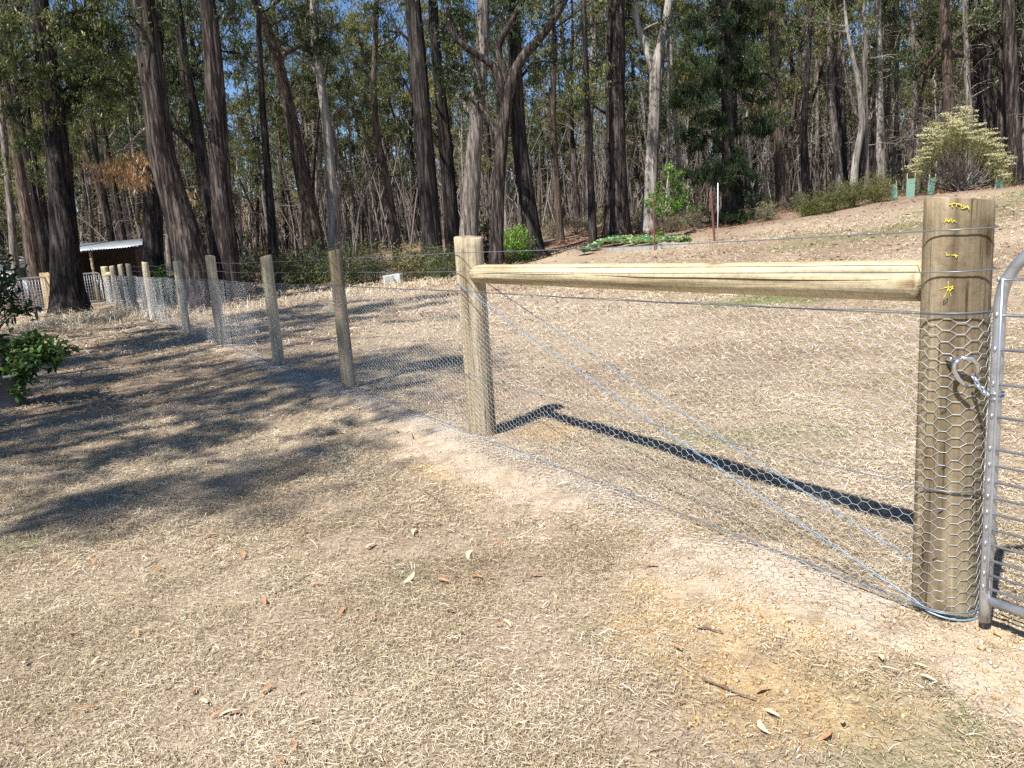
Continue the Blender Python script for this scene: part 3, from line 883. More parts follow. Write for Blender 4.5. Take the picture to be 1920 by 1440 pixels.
net_root = link_empty('wire_netting', fence(1.5, -0.1, 0.0), 'galvanised hexagonal chicken wire along the whole timber post fence', 'wire netting')
CW, CH, NTOP = 0.0365, 0.0345, 0.995
def hex_cells(mb, L0, L1, z0, z1, place, r_t, r_z, cw=CW, ch=CH):
    nc, nr = int((L1 - L0) / cw), int((z1 - z0) / ch)
    c, r = np.meshgrid(np.arange(nc), np.arange(nr + 1), indexing='ij')
    c, r = c.ravel(), r.ravel()
    half = cw * 0.27
    x = L0 + c * cw
    z = z1 - (r + 0.5 * (c % 2)) * ch
    jx, jz = (vn(c, r, 1.0, 5) - 0.5) * 0.008 + (vn(c, r, 9.0, 7) - 0.5) * 0.016, (vn(c, r, 1.0, 6) - 0.5) * 0.008 + (vn(c, r, 8.0, 8) - 0.5) * 0.016
    a = np.stack([x - half + jx, z + jz], -1)
    b = np.stack([x + half + jx, z + jz], -1)
    def P(ar): return place(ar[:, 0], ar[:, 1])
    ok = z > z0 - 1e-6
    tri_tubes(mb, P(a[ok]), P(b[ok]), r_t)
    # the two diagonals from each right end to the flats of the next column, above and below
    x2 = L0 + (c + 1) * cw
    for up in (0, 1):
        rr2 = np.where(c % 2 == 0, r - up, r + 1 - up)
        z2 = z1 - (rr2 + 0.5 * ((c + 1) % 2)) * ch
        jx2, jz2 = (vn(c + 1, rr2, 1.0, 5) - 0.5) * 0.008 + (vn(c + 1, rr2, 9.0, 7) - 0.5) * 0.016, (vn(c + 1, rr2, 1.0, 6) - 0.5) * 0.008 + (vn(c + 1, rr2, 8.0, 8) - 0.5) * 0.016
        e = np.stack([x2 - half + jx2, z2 + jz2], -1)
        ok2 = ok & (z2 > z0 - 1e-6) & (z2 < z1 + 1e-6) & (c < nc - 1)
        tri_tubes(mb, P(b[ok2]), P(e[ok2]), r_z)
def place_main(L, z):
    p = net_point(L, z)
    bulge = (vn(L, z, 0.55, 15) - 0.5) * 0.02 * smooth(0.15, 0.5, np.where(L > 0, np.minimum(np.abs(L - 3.16), L), 0))
    p[:, 0] -= N[0] * bulge; p[:, 1] -= N[1] * bulge
    p[:, 2] += net_ground(L)
    return p
mb = MB()
hex_cells(mb, -0.25, 10.0, 0.0, NTOP, place_main, 0.00105, 0.00072)
hex_cells(mb, 10.0, 30.5, 0.0, NTOP, place_main, 0.0018, 0.0013, CW * 1.4, CH * 1.4)
mb.build('mesh_panel', NETGALV, net_root)
# the skirt of netting turned out along the ground
def place_apron(L, z):
    d = z
    p = net_point(L, 0.0, 0.0)
    p[:, 0] -= N[0] * d; p[:, 1] -= N[1] * d
    wav = 0.05 * (fbm(L, d, 0.35, 25) - 0.5) * smooth(0.0, 0.05, d)
    gz = zt(p[:, 0], p[:, 1])
    p[:, 2] = np.where(d < 0.02, 0.0, gz + 0.030 + wav - 0.05 * smooth(0.14, 0.26, d))
    return p
mb = MB()
hex_cells(mb, 0.08, 9.0, 0.0, 0.24, place_apron, 0.0012, 0.0009)
mb.build('ground_skirt', NETGALV, net_root)
mb = MB()
Ls = np.linspace(-0.25, 0.2, 20)
mb.tube(np.vstack([net_point(np.full(40, -0.25), np.linspace(0.0, NTOP, 40), 0.002)]), 0.0022, 6)
mb.tube(np.vstack([net_point(np.full(40, -0.243), np.linspace(0.0, NTOP, 40) , 0.004) + np.stack([0.003 * np.sin(np.arange(40) * 2.1), 0.003 * np.cos(np.arange(40) * 1.7), 0 * np.arange(40)], -1)]), 0.0018, 6)
mb.build('cut_edge', NETGALV, net_root)

def run_wire(z, t0, t1, sag, lift=0.004, wrap=True, r=0.0019, kinks=0.0):
    """a wire along the camera's side of the posts that goes round the gate post"""
    Ls = np.concatenate([np.linspace(-0.30, 0, 14), np.linspace(0.02, t1, 160)]) if wrap else np.linspace(t0, t1, 160)
    zz = np.full(len(Ls), z) + kinks * np.sin(Ls * 9) * (Ls > 0)
    # sag between posts
    for a, b in zip(_ft[:-1], _ft[1:]):
        m_ = (Ls > a) & (Ls < b)
        zz[m_] -= sag * np.sin(math.pi * (Ls[m_] - a) / (b - a)) * min(1, (b - a) / 3)
    p = net_point(Ls, zz, lift)
    p[:, 2] += net_ground(Ls)
    return p
def knot(mb, t, z, r=0.0022):
    L = np.linspace(t, t + 0.045, 30)
    a = np.linspace(0, 6 * 2 * math.pi, 30)
    p = net_point(L, z, 0.005)
    p[:, 2] += 0.003 * np.cos(a); p[:, 0] += 0.003 * np.sin(a) * N[0]; p[:, 1] += 0.003 * np.sin(a) * N[1]
    mb.tube(p, r * 0.8, 5)
for (z, sag, lab, mat, kn) in ((1.245, 0.008, 'top plain fence wire strung above the timber rail', WIRE, True), (1.125, 0.006, 'plain fence wire passing in front of the timber rail', WIRE, True), (1.0, 0.006, 'dark wire lacing the top edge of the netting', WIRE, True), (0.46, 0.02, 'plain wire behind netting at half the fence height', WIRE, True), (0.06, 0.0, 'twisted wire along the bottom edge of the netting', WIRE, False)):
    mb = MB()
    mb.tube(run_wire(z, 0, 30.5, sag, 0.006 if z > 0.1 else 0.009), 0.0019, 6)
    if z in (1.0, 0.06): mb.tube(run_wire(z + 0.005, 0, 30.5, sag, 0.009, kinks=0.003), 0.0016, 6)

    # the tail that slants up round the gate post
    tag(mb.build('fence_wire', mat), lab, 'wire', 'straining wires of the fence')
for (side, lab) in ((-1, 'blue twisted diagonal brace wire on the near side of the posts'), (1, 'blue twisted diagonal brace wire on the far side of the posts')):
    mb = MB()
    n = 220
    f = np.linspace(0, 1, n)
    sA = 0.075 + side * 0.100; sB = side * 0.100
    t_ = 3.16 * (1 - f)
    for ph in (0, math.pi):
        tw = 0.0034 * np.sin(f * 2 * math.pi * 26 + ph); tw2 = 0.0034 * np.cos(f * 2 * math.pi * 26 + ph)
        s_ = sA + (sB - sA) * f + tw + 0.008 * side * 0
        z_ = 1.045 + (0.06 - 1.045) * f + tw2 - 0.02 * np.sin(math.pi * f)
        p = np.stack([P0[0] + U[0] * t_ + N[0] * s_, P0[1] + U[1] * t_ + N[1] * s_, z_], -1)
        mb.tube(p, 0.0017, 5)
    # loops round both posts
    for (tc, rp, zc) in ((0.0, 0.102, 0.055), (3.16, 0.099, 1.05)):
        a = np.linspace(0, math.pi, 20)
        ca = -side * np.cos(a * 0.5)
        sgn = -1 if tc == 0 else 1
        p = np.stack([P0[0] + U[0] * (tc + sgn * rp * np.sin(a * 0.5)) + N[0] * (rp * -ca + 0.0237 * tc), P0[1] + U[1] * (tc + sgn * rp * np.sin(a * 0.5)) + N[1] * (rp * -ca + 0.0237 * tc), np.full(20, zc) - 0.02 * np.sin(a * 0.5) * (1 if tc == 0 else -0.5)], -1)
        mb.tube(p, 0.0032, 6)
    tag(mb.build('brace_wire', BLUEWIRE), lab, 'wire', 'diagonal brace wires')

# ------------------------------------------------------------------ the near gate, hung in line with the fence
gate = link_empty('farm_gate', fence(-0.185, 0, 0), 'galvanised tube farm gate with close horizontal rods beside the thick post', 'gate')
GS = 0.0
def gpnt(d, z, s=0.0): return fence(-0.150 - d, s - 0.045, z)
mb = MB()
stile = [gpnt(0, z) for z in np.linspace(0.06, 1.025, 14)]
arc = [gpnt(0.19 * (1 - math.cos(a)), 1.025 + 0.19 * math.sin(a)) for a in np.linspace(0, math.pi / 2, 14)[1:]]
top = [gpnt(d, 1.215) for d in np.linspace(0.25, 3.4, 12)]
rest = [gpnt(3.4 + 0.19 * math.sin(a), 1.025 + 0.19 * math.cos(a)) for a in np.linspace(0, math.pi / 2, 10)[1:]] + [gpnt(3.59, z) for z in np.linspace(0.9, 0.055, 8)]
mb.tube(stile + arc + top + rest, 0.0165, 20)
mb.build('outer_tube', GALV, gate)
mb = MB()
mb.tube([gpnt(d, 0.13) for d in np.linspace(0.018, 3.58, 20)], 0.0155, 18)
mb.build('bottom_tube', GALV, gate)
zs = [1.055, 0.957, 0.862, 0.765, 0.672, 0.578, 0.53, 0.482, 0.435, 0.388, 0.34, 0.293, 0.245, 0.20, 0.158]
zs = [z + 0.017 + (z - 0.115) * 0.032 for z in zs]
for z in zs:
    mb = MB()
    mb.tube([gpnt(d, z, -0.015) for d in np.linspace(0.008, 3.585, 10)], 0.0042, 8)
    mb.build('rod', GALV, gate)
mb = MB()
mb.tube([gpnt(0.012, z, -0.018) for z in (1.105, 0.87, 0.6, 0.3, 0.17)], 0.0045, 8)
for z in zs:
    mb.tube([gpnt(0.0, z + dz, -0.016) for dz in (-0.008, 0.0, 0.008)], [0.0025, 0.0052, 0.0025], 8)
mb.build('rod_keeper', GALV, gate)

# gate latch: a hooked eye bolt in the post, a shackle and a short chain to the gate
lat = link_empty('gate_latch', on_post(1800, 690, 0)[0], 'shiny galvanised hook and chain latch joining gate post to gate', 'latch')
def pxy(px, py, off): return on_post(px, py, 0, off)[0]
mb = MB()
mb.tube([pxy(1776, 673, 0.0), pxy(1780, 672, 0.014), pxy(1786, 671, 0.026)], 0.006, 10)
hook = [pxy(1786, 671, 0.030), pxy(1798, 667, 0.040), pxy(1810, 668, 0.042), pxy(1818, 678, 0.040), pxy(1820, 692, 0.036), pxy(1818, 702, 0.03)]
mb.tube(hook, [0.004, 0.0055, 0.006, 0.006, 0.0055, 0.004], 12)
mb.tube([pxy(1798, 667, 0.042), pxy(1789, 676, 0.046), pxy(1788, 690, 0.046), pxy(1794, 706, 0.044), pxy(1806, 722, 0.040)], [0.0055, 0.0065, 0.0065, 0.006, 0.0055], 12)
mb.build('hook', SHINY, lat)
def link_ring(mb, c, ax, bx, ra, rb, r):
    a = np.linspace(0, 2 * math.pi, 17)
    c = np.asarray(c)
    mb.tube([c + ax * ra * math.cos(t) + bx * rb * math.sin(t) for t in a], r, 8, cap=False)
e0 = pxy(1813, 700, 0.036); e1 = gpnt(-0.005, 0.775, -0.035)
dirv = (e1 - e0); Lc = np.linalg.norm(dirv); dirv /= Lc
sidev = np.array([0, 0, 1.0]); outv = np.cross(dirv, sidev)
nl = 5
for k_ in range(nl):
    mb = MB()
    c = e0 + dirv * Lc * (k_ + 0.5) / nl + np.array([0, 0, -0.008 * math.sin(math.pi * (k_ + 0.5) / nl)])
    link_ring(mb, c, dirv, sidev if k_ % 2 else outv, Lc / nl * 0.78, 0.0085, 0.0028)
    mb.build('chain_link', SHINY, lat)
mb = MB()
cc = gpnt(0, 0.775, 0)
link_ring(mb, cc, np.array([U[0], U[1], 0]), np.array([N[0], N[1], 0]), 0.0205, 0.0205, 0.0032)
link_ring(mb, cc + np.array([0, 0, -0.012]), np.array([U[0], U[1], 0]), np.array([N[0], N[1], 0.2]), 0.0205, 0.0205, 0.0032)
mb.build('collar', SHINY, lat)

# ------------------------------------------------------------------ trees
def ridge_fn(rng, n_, amp):
    ks = rng.integers(6, 26, 6); ph = rng.uniform(0, 6.28, 6); wv = rng.uniform(0.15, 0.6, 6); pw = rng.uniform(0, 6.28, 6)
    def f(th, n):
        zz = np.arange(n)[:, None] * 0.16
        v = 0
        for k_, p, w, q in zip(ks, ph, wv, pw):
            v = v + np.abs(np.sin(k_ * th[None] / 2 + p + 1.6 * np.sin(w * zz + q)))
        return 1 + amp * (v / 6 - 0.6) * 2
    return f

def limb(rng, a, d, L, n=6, curl=0.25, droop=0.0, up=0.0):
    pts = [np.asarray(a, float)]
    d = np.asarray(d, float); d = d / np.linalg.norm(d)
    for i_ in range(n):
        d = d + rng.normal(0, curl, 3) + np.array([0, 0, up - droop])
        d /= np.linalg.norm(d)
        pts.append(pts[-1] + d * L / n)
    return np.array(pts)

def foliage(mb, centres, n, spread, rng, L=0.14, W_=0.032, hang=0.9, t0=0.45, tv=0.2, clump=True):
    """hanging leaves round twig ends; tint differs clump by clump"""
    c = np.asarray(centres, float)
    m_ = len(c)
    if m_ == 0: return
    k_ = rng.integers(0, m_, n)
    ct = rng.normal(0, 0.2, m_)
    sc = rng.uniform(0.55, 1.35, m_)
    S = 7                                             # each clump is a few leafy sprigs, so it reads as a tuft
    sd = rng.normal(size=(m_, S, 3)) * np.array([0.85, 0.85, 0.6]) + np.array([0, 0, -0.25])
    j_ = rng.integers(0, S, n)
    u_ = rng.uniform(0.05, 1, n) ** 0.8
    p = c[k_] + sd[k_, j_] * (u_ * spread * 1.75 * sc[k_])[:, None] + rng.normal(size=(n, 3)) * spread * 0.24
    d = rng.normal(size=(n, 3)) * 0.6 + np.array([0, 0, -hang])
    mb.leaves(p, d, L * rng.uniform(0.6, 1.3, n), W_ * rng.uniform(0.7, 1.3, n), np.clip(t0 + ct[k_] + rng.normal(0, tv * 0.6, n), 0, 1), rng)

def grow(rng, trunk, tr, lo, hi, nb, Lb, tm, tips, sides=6, angle=(0.2, 1.0), twigs=3, thin=1.0, az0=None):
    """limbs off a trunk polyline between fractions lo..hi, with twigs; collects twig ends"""
    n = len(trunk)
    for b in range(nb):
        f = rng.uniform(lo, hi)
        x = f * (n - 1); i_ = min(int(x), n - 2)
        a = trunk[i_] + (trunk[i_ + 1] - trunk[i_]) * (x - i_)
        r = (tr[i_] + (tr[i_ + 1] - tr[i_]) * (x - i_)) * rng.uniform(0.28, 0.5) * thin
        az = rng.uniform(0, 6.28) if az0 is None else az0 + rng.normal(0, 0.7)
        el = rng.uniform(*angle)
        d = np.array([math.cos(az) * math.cos(el), math.sin(az) * math.cos(el), math.sin(el)])
        L = Lb * rng.uniform(0.5, 1.15) * (1.1 - 0.5 * (f - lo) / max(hi - lo, 1e-3))
        pts = limb(rng, a, d, L, 7, 0.24, 0.0, 0.06)
        tm.tube(pts, np.linspace(r, max(0.006, r * 0.22), 8), sides, cap=False)
        for t in range(twigs):
            q = rng.integers(2, 8)
            d2 = (pts[q] - pts[q - 1]) / np.linalg.norm(pts[q] - pts[q - 1]) + rng.normal(0, 0.65, 3)
            tw = limb(rng, pts[q], d2, L * rng.uniform(0.2, 0.45), 4, 0.3, 0.08)
            tm.tube(tw, np.linspace(max(0.006, r * 0.35), 0.004, 5), 4, cap=False)
            if tips is not None: tips += [tw[-1], tw[-2], tw[2]]
        if tips is not None: tips.append(pts[-1])

HERO_FEET = []
def hero(name, px_path, Y, bark, H, label, masses=(), limbs=(), leaf='gum', nb=14, Lb=3.0, lo=0.55, ncrown=5000, seed=1, amp=0.06, cat='tree', dead=0, flare=0.35, LW=(0.14, 0.032), t0=0.42, mass_d=330, cluster=0.24):
    rng = np.random.default_rng(seed)
    pts = [(at_depth(a, b, Y), w * Y / F_PX / 2) for (a, b, w) in px_path]
    base = pts[0][0]
    g = zg(base[0], base[1])
    # foot on the ground, straight below or above the lowest marked point
    P = [np.array([base[0], base[1], g - 0.15])] + [p for p, w in pts if p[2] > g + 0.15]
    W_ = [pts[0][1]] + [w for p, w in pts if p[2] > g + 0.15]
    d = (P[-1] - P[-2]) / np.linalg.norm(P[-1] - P[-2])
    d = d * 0.6 + np.array([0, 0, 0.4]); d /= d[2]
    while P[-1][2] < H:
        h = min(1.6, H - P[-1][2] + 0.01)
        P.append(P[-1] + d * h + rng.normal(0, 0.12, 3) * np.array([1, 1, 0]))
        W_.append(max(0.02, W_[-1] * (1 - 1.15 * h / max(H - P[-2][2] + 1.5, 1.6) * 0.75)))
    P, W_ = np.array(P), np.array(W_)
    s = np.concatenate([[0], np.cumsum(np.linalg.norm(np.diff(P, axis=0), axis=1))])
    m_ = max(12, int(s[-1] / 0.16))
    ss = np.linspace(0, s[-1], m_)
    # smooth the polyline a little
    Q = np.stack([np.interp(ss, s, P[:, i_]) for i_ in range(3)], -1)
    for _ in range(6):
        Q[1:-1] = 0.5 * Q[1:-1] + 0.25 * (Q[:-2] + Q[2:])
    rad = np.interp(ss, s, W_)
    rad = rad * (1 + flare * np.exp(-ss / 0.45))
    HERO_FEET.append((base[0], base[1], W_[0]))
    root = link_empty(name, (base[0], base[1], g), label, cat)
    tm = MB()
    tm.tube(Q, rad, 44, ridge=ridge_fn(rng, m_, amp * 1.6))
    tips = []
    grow(rng, Q, rad, lo, 0.97, nb, Lb, tm, tips)
    if dead: grow(rng, Q, rad, 0.18, lo, dead, Lb * 0.6, tm, None, 5, (-0.2, 0.9), 3, 0.5)
    lm = MB()
    for (lp, dY) in limbs:
        q = np.array([at_depth(a, b, Y + dY * f) for (a, b, w), f in zip(lp, np.linspace(0, 1, len(lp)))])
        r = np.array([w * Y / F_PX / 2 for (_, _, w) in lp])
        s2 = np.linspace(0, len(q) - 1, 6 * len(q))
        qq = np.stack([np.interp(s2, np.arange(len(q)), q[:, i_]) for i_ in range(3)], -1)
        for _ in range(4): qq[1:-1] = 0.5 * qq[1:-1] + 0.25 * (qq[:-2] + qq[2:])
        tm.tube(qq, np.interp(s2, np.arange(len(q)), r), 12)
        grow(rng, qq, np.interp(s2, np.arange(len(q)), r), 0.5, 1.0, 4, 1.3, tm, tips, 5)
    if ncrown and tips: foliage(lm, tips, ncrown, cluster, rng, *LW, t0=t0)
    sub = tm
    for (a, b, rx, ry, dY) in masses:
        c = at_depth(a, b, Y + dY)
        sx, sz = rx * Y / F_PX, ry * Y / F_PX
        area = math.pi * sx * sz
        nc = max(4, int(area * 5))
        u_ = rng.normal(size=(nc, 3)); u_ /= np.linalg.norm(u_, axis=1)[:, None]; u_ *= rng.uniform(0.15, 1, (nc, 1)) ** 0.5
        cc = c + u_ * np.array([sx, (sx + sz) * 0.4, sz])
        foliage(lm, cc, int(area * mass_d), 0.22, rng, *LW, t0=t0)
        # limbs that carry this mass
        i0 = int(np.argmin(np.abs(Q[:, 2] - (c[2] - 0.5 * np.hypot(*(Q[:, :2] - c[:2]).T).min()))))
        pts_ = np.array([Q[i0] + (c - Q[i0]) * f + np.array([0, 0, 0.25 * math.sin(math.pi * f)]) + rng.normal(0, 0.05, 3) * math.sin(math.pi * f) for f in np.linspace(0, 1, 7)])
        sub.tube(pts_, np.linspace(min(0.06, rad[i0] * 0.5), 0.015, 7), 6, cap=False)
        for k_ in range(min(14, nc)):
            e = cc[rng.integers(0, nc)]
            st = pts_[rng.integers(3, 7)]
            tw = np.array([st + (e - st) * f + rng.normal(0, 0.05, 3) * math.sin(math.pi * f) for f in np.linspace(0, 1, 5)])
            sub.tube(tw, np.linspace(0.016, 0.005, 5), 4, cap=False)
    tm.build('trunk', BARK[bark], root)
    if lm.n: lm.build('crown', LEAF[leaf], root, smooth_=False)
    return root

hero('gum_tree', [(132, 588, 64), (126, 540, 52), (120, 440, 46), (112, 330, 40), (100, 200, 36), (84, 90, 34), (74, 0, 26)], 21.8, 'dark', 15,
     'big dark trunked gum standing before the white mesh gate with low hanging leaves', [(105, 90, 110, 80, 0), (30, 150, 70, 110, -1), (200, 60, 70, 70, 1), (160, 200, 70, 60, 0.5), (215, 150, 50, 60, 2), (60, 250, 60, 50, 1), (20, 30, 70, 60, 1), (150, 30, 70, 40, 0)], [([(118, 215, 12), (135, 180, 9), (160, 130, 6)], 1)], seed=11, nb=16, flare=0.5, ncrown=9000, mass_d=620)
hero('gum_tree', [(287, 500, 36), (287, 420, 33), (286, 330, 31), (289, 270, 28), (292, 150, 24), (296, 0, 20)], 25.5, 'dark', 18,
     'upright dark gum trunk half hidden behind the big leaning red trunk', [(250, 250, 50, 40, 1), (330, 130, 50, 80, 2)], seed=12, ncrown=5000)
hero('leaning_gum_tree', [(372, 560, 68), (362, 500, 60), (347, 440, 54), (325, 370, 47), (303, 290, 43), (293, 210, 40), (285, 140, 40), (276, 60, 38), (268, 0, 36)], 20.5, 'red', 19,
     'large red barked gum leaning left behind the netting fence', [(300, 30, 60, 40, 1), (235, 30, 50, 50, -1)], seed=13, amp=0.08, ncrown=7000, flare=0.2)
hero('gum_tree', [(428, 555, 46), (424, 480, 42), (416, 380, 37), (411, 300, 35), (402, 150, 32), (396, 70, 29), (389, 0, 26)], 21.2, 'red', 20,
     'tall straight purple brown gum trunk just right of the leaning one', [(450, 40, 40, 50, 0)], seed=14, amp=0.08, ncrown=7000)
hero('gum_tree', [(408, 470, 26), (395, 400, 24), (378, 300, 22), (366, 220, 20), (345, 120, 18), (332, 0, 15)], 24, 'dark', 17,
     'thin black gum leaning left between the two red trunks', [(340, 60, 50, 60, 1), (370, 150, 40, 50, 0.5), (440, 100, 50, 60, 2)], [([(372, 290, 10), (345, 260, 8), (312, 230, 6)], 0), ([(366, 200, 9), (340, 160, 8), (305, 150, 5)], 1)], seed=15, ncrown=6000)
hero('gum_tree', [(592, 470, 32), (582, 400, 27), (565, 330, 24), (548, 230, 22), (525, 130, 19), (500, 50, 16), (478, 0, 14)], 28, 'brown', 17,
     'slim scaly brown gum leaning left in the middle of the woods edge', [(560, 40, 60, 40, 1), (470, 120, 50, 60, 1), (500, 190, 40, 40, 2)], [([(520, 110, 10), (560, 85, 7), (590, 105, 5)], 1)], seed=16, ncrown=6000)
hero('gum_tree', [(628, 470, 25), (626, 420, 22), (620, 320, 18), (612, 230, 16), (598, 130, 14), (588, 60, 12), (586, 0, 10)], 29, 'pale', 16,
     'slender pale grey gum beside the scaly leaning one', [(620, 60, 50, 50, 0), (650, 200, 40, 40, 2)], [([(600, 140, 9), (570, 105, 7), (520, 85, 5)], 1)], seed=17, ncrown=5000)
hero('gum_tree', [(810, 480, 40), (807, 420, 37), (800, 320, 33), (792, 220, 31), (784, 110, 28), (774, 0, 26)], 25, 'dark', 19,
     'thick near black gum trunk left of the braced strainer post', [(720, 60, 50, 60, 2), (735, 150, 40, 40, 2.5)], seed=18, ncrown=7000)
hero('gum_tree', [(850, 470, 28), (846, 400, 26), (836, 280, 24), (826, 180, 20), (816, 80, 17), (812, 0, 16)], 27, 'dark', 18,
     'dark brown gum trunk close beside the near black one', [(830, 60, 50, 50, 1)], seed=19, ncrown=5000)
hero('gum_tree', [(878, 470, 36), (880, 420, 33), (886, 320, 29), (894, 210, 26), (902, 120, 24), (905, 40, 22), (906, 0, 20)], 24.5, 'grey', 18,
     'grey fibrous gum trunk rising behind the braced strainer post', [(960, 40, 50, 50, 1), (860, 140, 40, 40, 2)], [([(900, 130, 16), (880, 95, 12), (850, 60, 10), (838, 0, 9)], 0), ([(893, 220, 12), (855, 180, 8), (830, 120, 6)], 2)], seed=20, ncrown=6000)
hero('forked_gum_tree', [(930, 480, 26), (932, 400, 24), (938, 300, 22), (945, 220, 21), (958, 150, 19), (975, 110, 17), (1010, 75, 16), (1050, 20, 14)], 23.5, 'red', 14,
     'red brown gum with twisting forked limbs behind the left half of the rail', [(1040, 60, 50, 50, 0)], [([(950, 200, 16), (930, 125, 14), (890, 100, 12), (850, 70, 11), (838, 20, 10)], 0), ([(955, 160, 14), (930, 90, 12), (965, 30, 10), (990, -20, 9)], 0.5), ([(940, 270, 11), (905, 200, 9), (870, 170, 7)], 1)], seed=21, ncrown=4000, nb=8)
hero('gum_tree', [(1002, 470, 34), (996, 420, 30), (980, 320, 28), (970, 230, 27), (966, 120, 24), (964, 0, 21)], 26, 'dark', 18,
     'dark gum with charred bark and reddish foot behind the rail', [(1010, 120, 40, 60, 2), (930, 30, 40, 40, 2)], seed=22, ncrown=6000)
hero('gum_tree', [(1158, 450, 50), (1157, 400, 42), (1155, 300, 36), (1154, 200, 33), (1154, 100, 32), (1155, 0, 29)], 27.5, 'red', 23,
     'massive straight dark red gum trunk behind the cabbage bed', [(1110, 50, 40, 60, 0.5), (1085, 120, 45, 55, 1), (1190, 40, 35, 40, 1.5), (1075, 190, 35, 30, 2), (1120, 130, 30, 50, 0)], mass_d=520, seed=23, amp=0.09, ncrown=8000, flare=0.45)
hero('gum_tree', [(1112, 450, 15), (1109, 380, 13), (1105, 280, 12), (1100, 180, 11), (1096, 60, 9), (1094, 0, 8)], 26, 'dark', 14,
     'skinny dark gum sapling left of the massive red trunk', [(1096, 150, 45, 60, 0)], seed=24, ncrown=3500)
hero('forked_gum_tree', [(1216, 445, 30), (1218, 380, 26), (1222, 300, 23), (1228, 200, 21), (1228, 130, 20), (1240, 80, 14), (1252, 20, 13), (1256, -30, 11)], 28.5, 'pale', 18,
     'pale grey gum forking into a high V right of the massive red trunk', [(1290, 60, 40, 50, 1)], [([(1228, 140, 15), (1212, 95, 13), (1196, 50, 11), (1190, 0, 10)], 0)], seed=25, ncrown=4000, amp=0.03)
hero('dark_pine_tree', [(1368, 420, 28), (1366, 330, 24), (1364, 200, 21), (1362, 80, 18), (1360, 0, 16)], 26.5, 'dark', 17,
     'dense dark green needled tree with foliage down to the ground', [(1340, 130, 55, 60, 0), (1310, 170, 45, 55, -0.5), (1400, 110, 45, 60, 0.5), (1345, 240, 50, 50, 0.3), (1330, 330, 55, 38, -0.5), (1395, 320, 50, 40, 0), (1420, 220, 40, 45, 0.5), (1330, 40, 50, 45, 0), (1400, 30, 50, 40, 1), (1300, 260, 25, 30, 0), (1380, 395, 45, 22, 0)], leaf='dark', seed=26, ncrown=4000, LW=(0.28, 0.022), mass_d=1300, t0=0.45)
hero('gum_tree', [(1470, 405, 26), (1464, 330, 20), (1458, 250, 16), (1453, 150, 15), (1449, 50, 13), (1447, 0, 12)], 28, 'brown', 15,
     'brown gum with a ragged flared foot right of the dark pine', [(1450, 60, 50, 55, 0), (1455, 140, 40, 35, 0), (1420, 150, 35, 30, 1)], seed=27, ncrown=4000, t0=0.35)
hero('gum_tree', [(1650, 345, 17), (1650, 270, 15), (1648, 160, 12), (1647, 60, 11), (1646, 0, 10)], 33, 'pale', 18,
     'straight pale grey gum rising behind the yellow green heath', [(1650, 130, 50, 30, 0), (1660, 105, 35, 25, -1), (1620, 100, 40, 30, 0)], seed=28, ncrown=4000)
hero('gum_tree', [(1792, 330, 22), (1782, 230, 19), (1776, 130, 18), (1772, 40, 17), (1770, 0, 16)], 32, 'brown', 18,
     'reddish brown gum rising behind the cream flowering shrub', [(1830, 60, 60, 30, 1), (1720, 40, 50, 30, 1)], [([(1778, 100, 12), (1825, 105, 10), (1880, 125, 8)], 1), ([(1776, 75, 10), (1740, 120, 8), (1715, 150, 6)], 1)], seed=29, ncrown=5000)
hero('gum_tree', [(1906, 345, 25), (1901, 250, 23), (1897, 150, 22), (1893, 60, 20), (1890, 0, 19)], 29, 'red', 18,
     'reddish gum trunk at the right edge beyond the gate post', [(1860, 30, 50, 40, 1)], [([(1898, 150, 12), (1860, 70, 10), (1800, 40, 7)], 1)], seed=30, ncrown=5000)
hero('gum_tree', [(1872, 330, 18), (1862, 240, 17), (1848, 130, 16), (1843, 50, 14), (1840, 0, 12)], 32, 'dark', 16,
     'dark leaning gum trunk between the flowering shrub and the right edge', [], seed=31, ncrown=4000)
hero('gum_tree', [(62, 490, 22), (55, 430, 20), (42, 350, 17), (25, 250, 15), (5, 120, 12), (-8, 0, 10)], 27, 'brown', 15,
     'brown gum leaning left in front of the white building', [(40, 330, 45, 40, 1)], seed=32, ncrown=4000)
hero('gum_tree', [(104, 500, 15), (92, 440, 13), (75, 360, 12), (60, 280, 11), (48, 180, 9), (40, 60, 7)], 32, 'red', 14,
     'thin reddish gum leaning left, nearest the pale palings', [], seed=35, ncrown=3500)
hero('gum_tree', [(84, 500, 17), (76, 440, 15), (62, 370, 14), (52, 300, 13), (30, 200, 11), (20, 80, 9)], 30, 'dark', 14,
     'dark gum leaning left in the middle before the white building', [], seed=36, ncrown=3500)
hero('gum_tree', [(28, 500, 14), (22, 420, 12), (14, 330, 11), (4, 220, 10), (-4, 100, 8)], 31, 'grey', 13,
     'grey gum at the left edge before the white building', [], seed=37, ncrown=3500)
hero('gum_tree', [(212, 480, 12), (205, 420, 11), (190, 340, 10), (178, 280, 9), (170, 180, 8), (160, 60, 6)], 33, 'dark', 13,
     'thin dark gum leaning left behind the shed roof', [], seed=38, ncrown=3000)
hero('gum_tree', [(745, 470, 17), (735, 400, 15), (722, 320, 13), (705, 250, 12), (700, 150, 10), (706, 40, 8)], 32, 'brown', 15,
     'crooked brown gum midway between the slender pale gum and the near black one', [], seed=39, ncrown=4000, dead=5)
hero('gum_tree', [(1052, 460, 15), (1046, 380, 13), (1040, 300, 12), (1036, 200, 11), (1040, 80, 9)], 30, 'brown', 15,
     'straight brown gum between the charred gum and the skinny sapling', [], seed=40, ncrown=4000, dead=5)
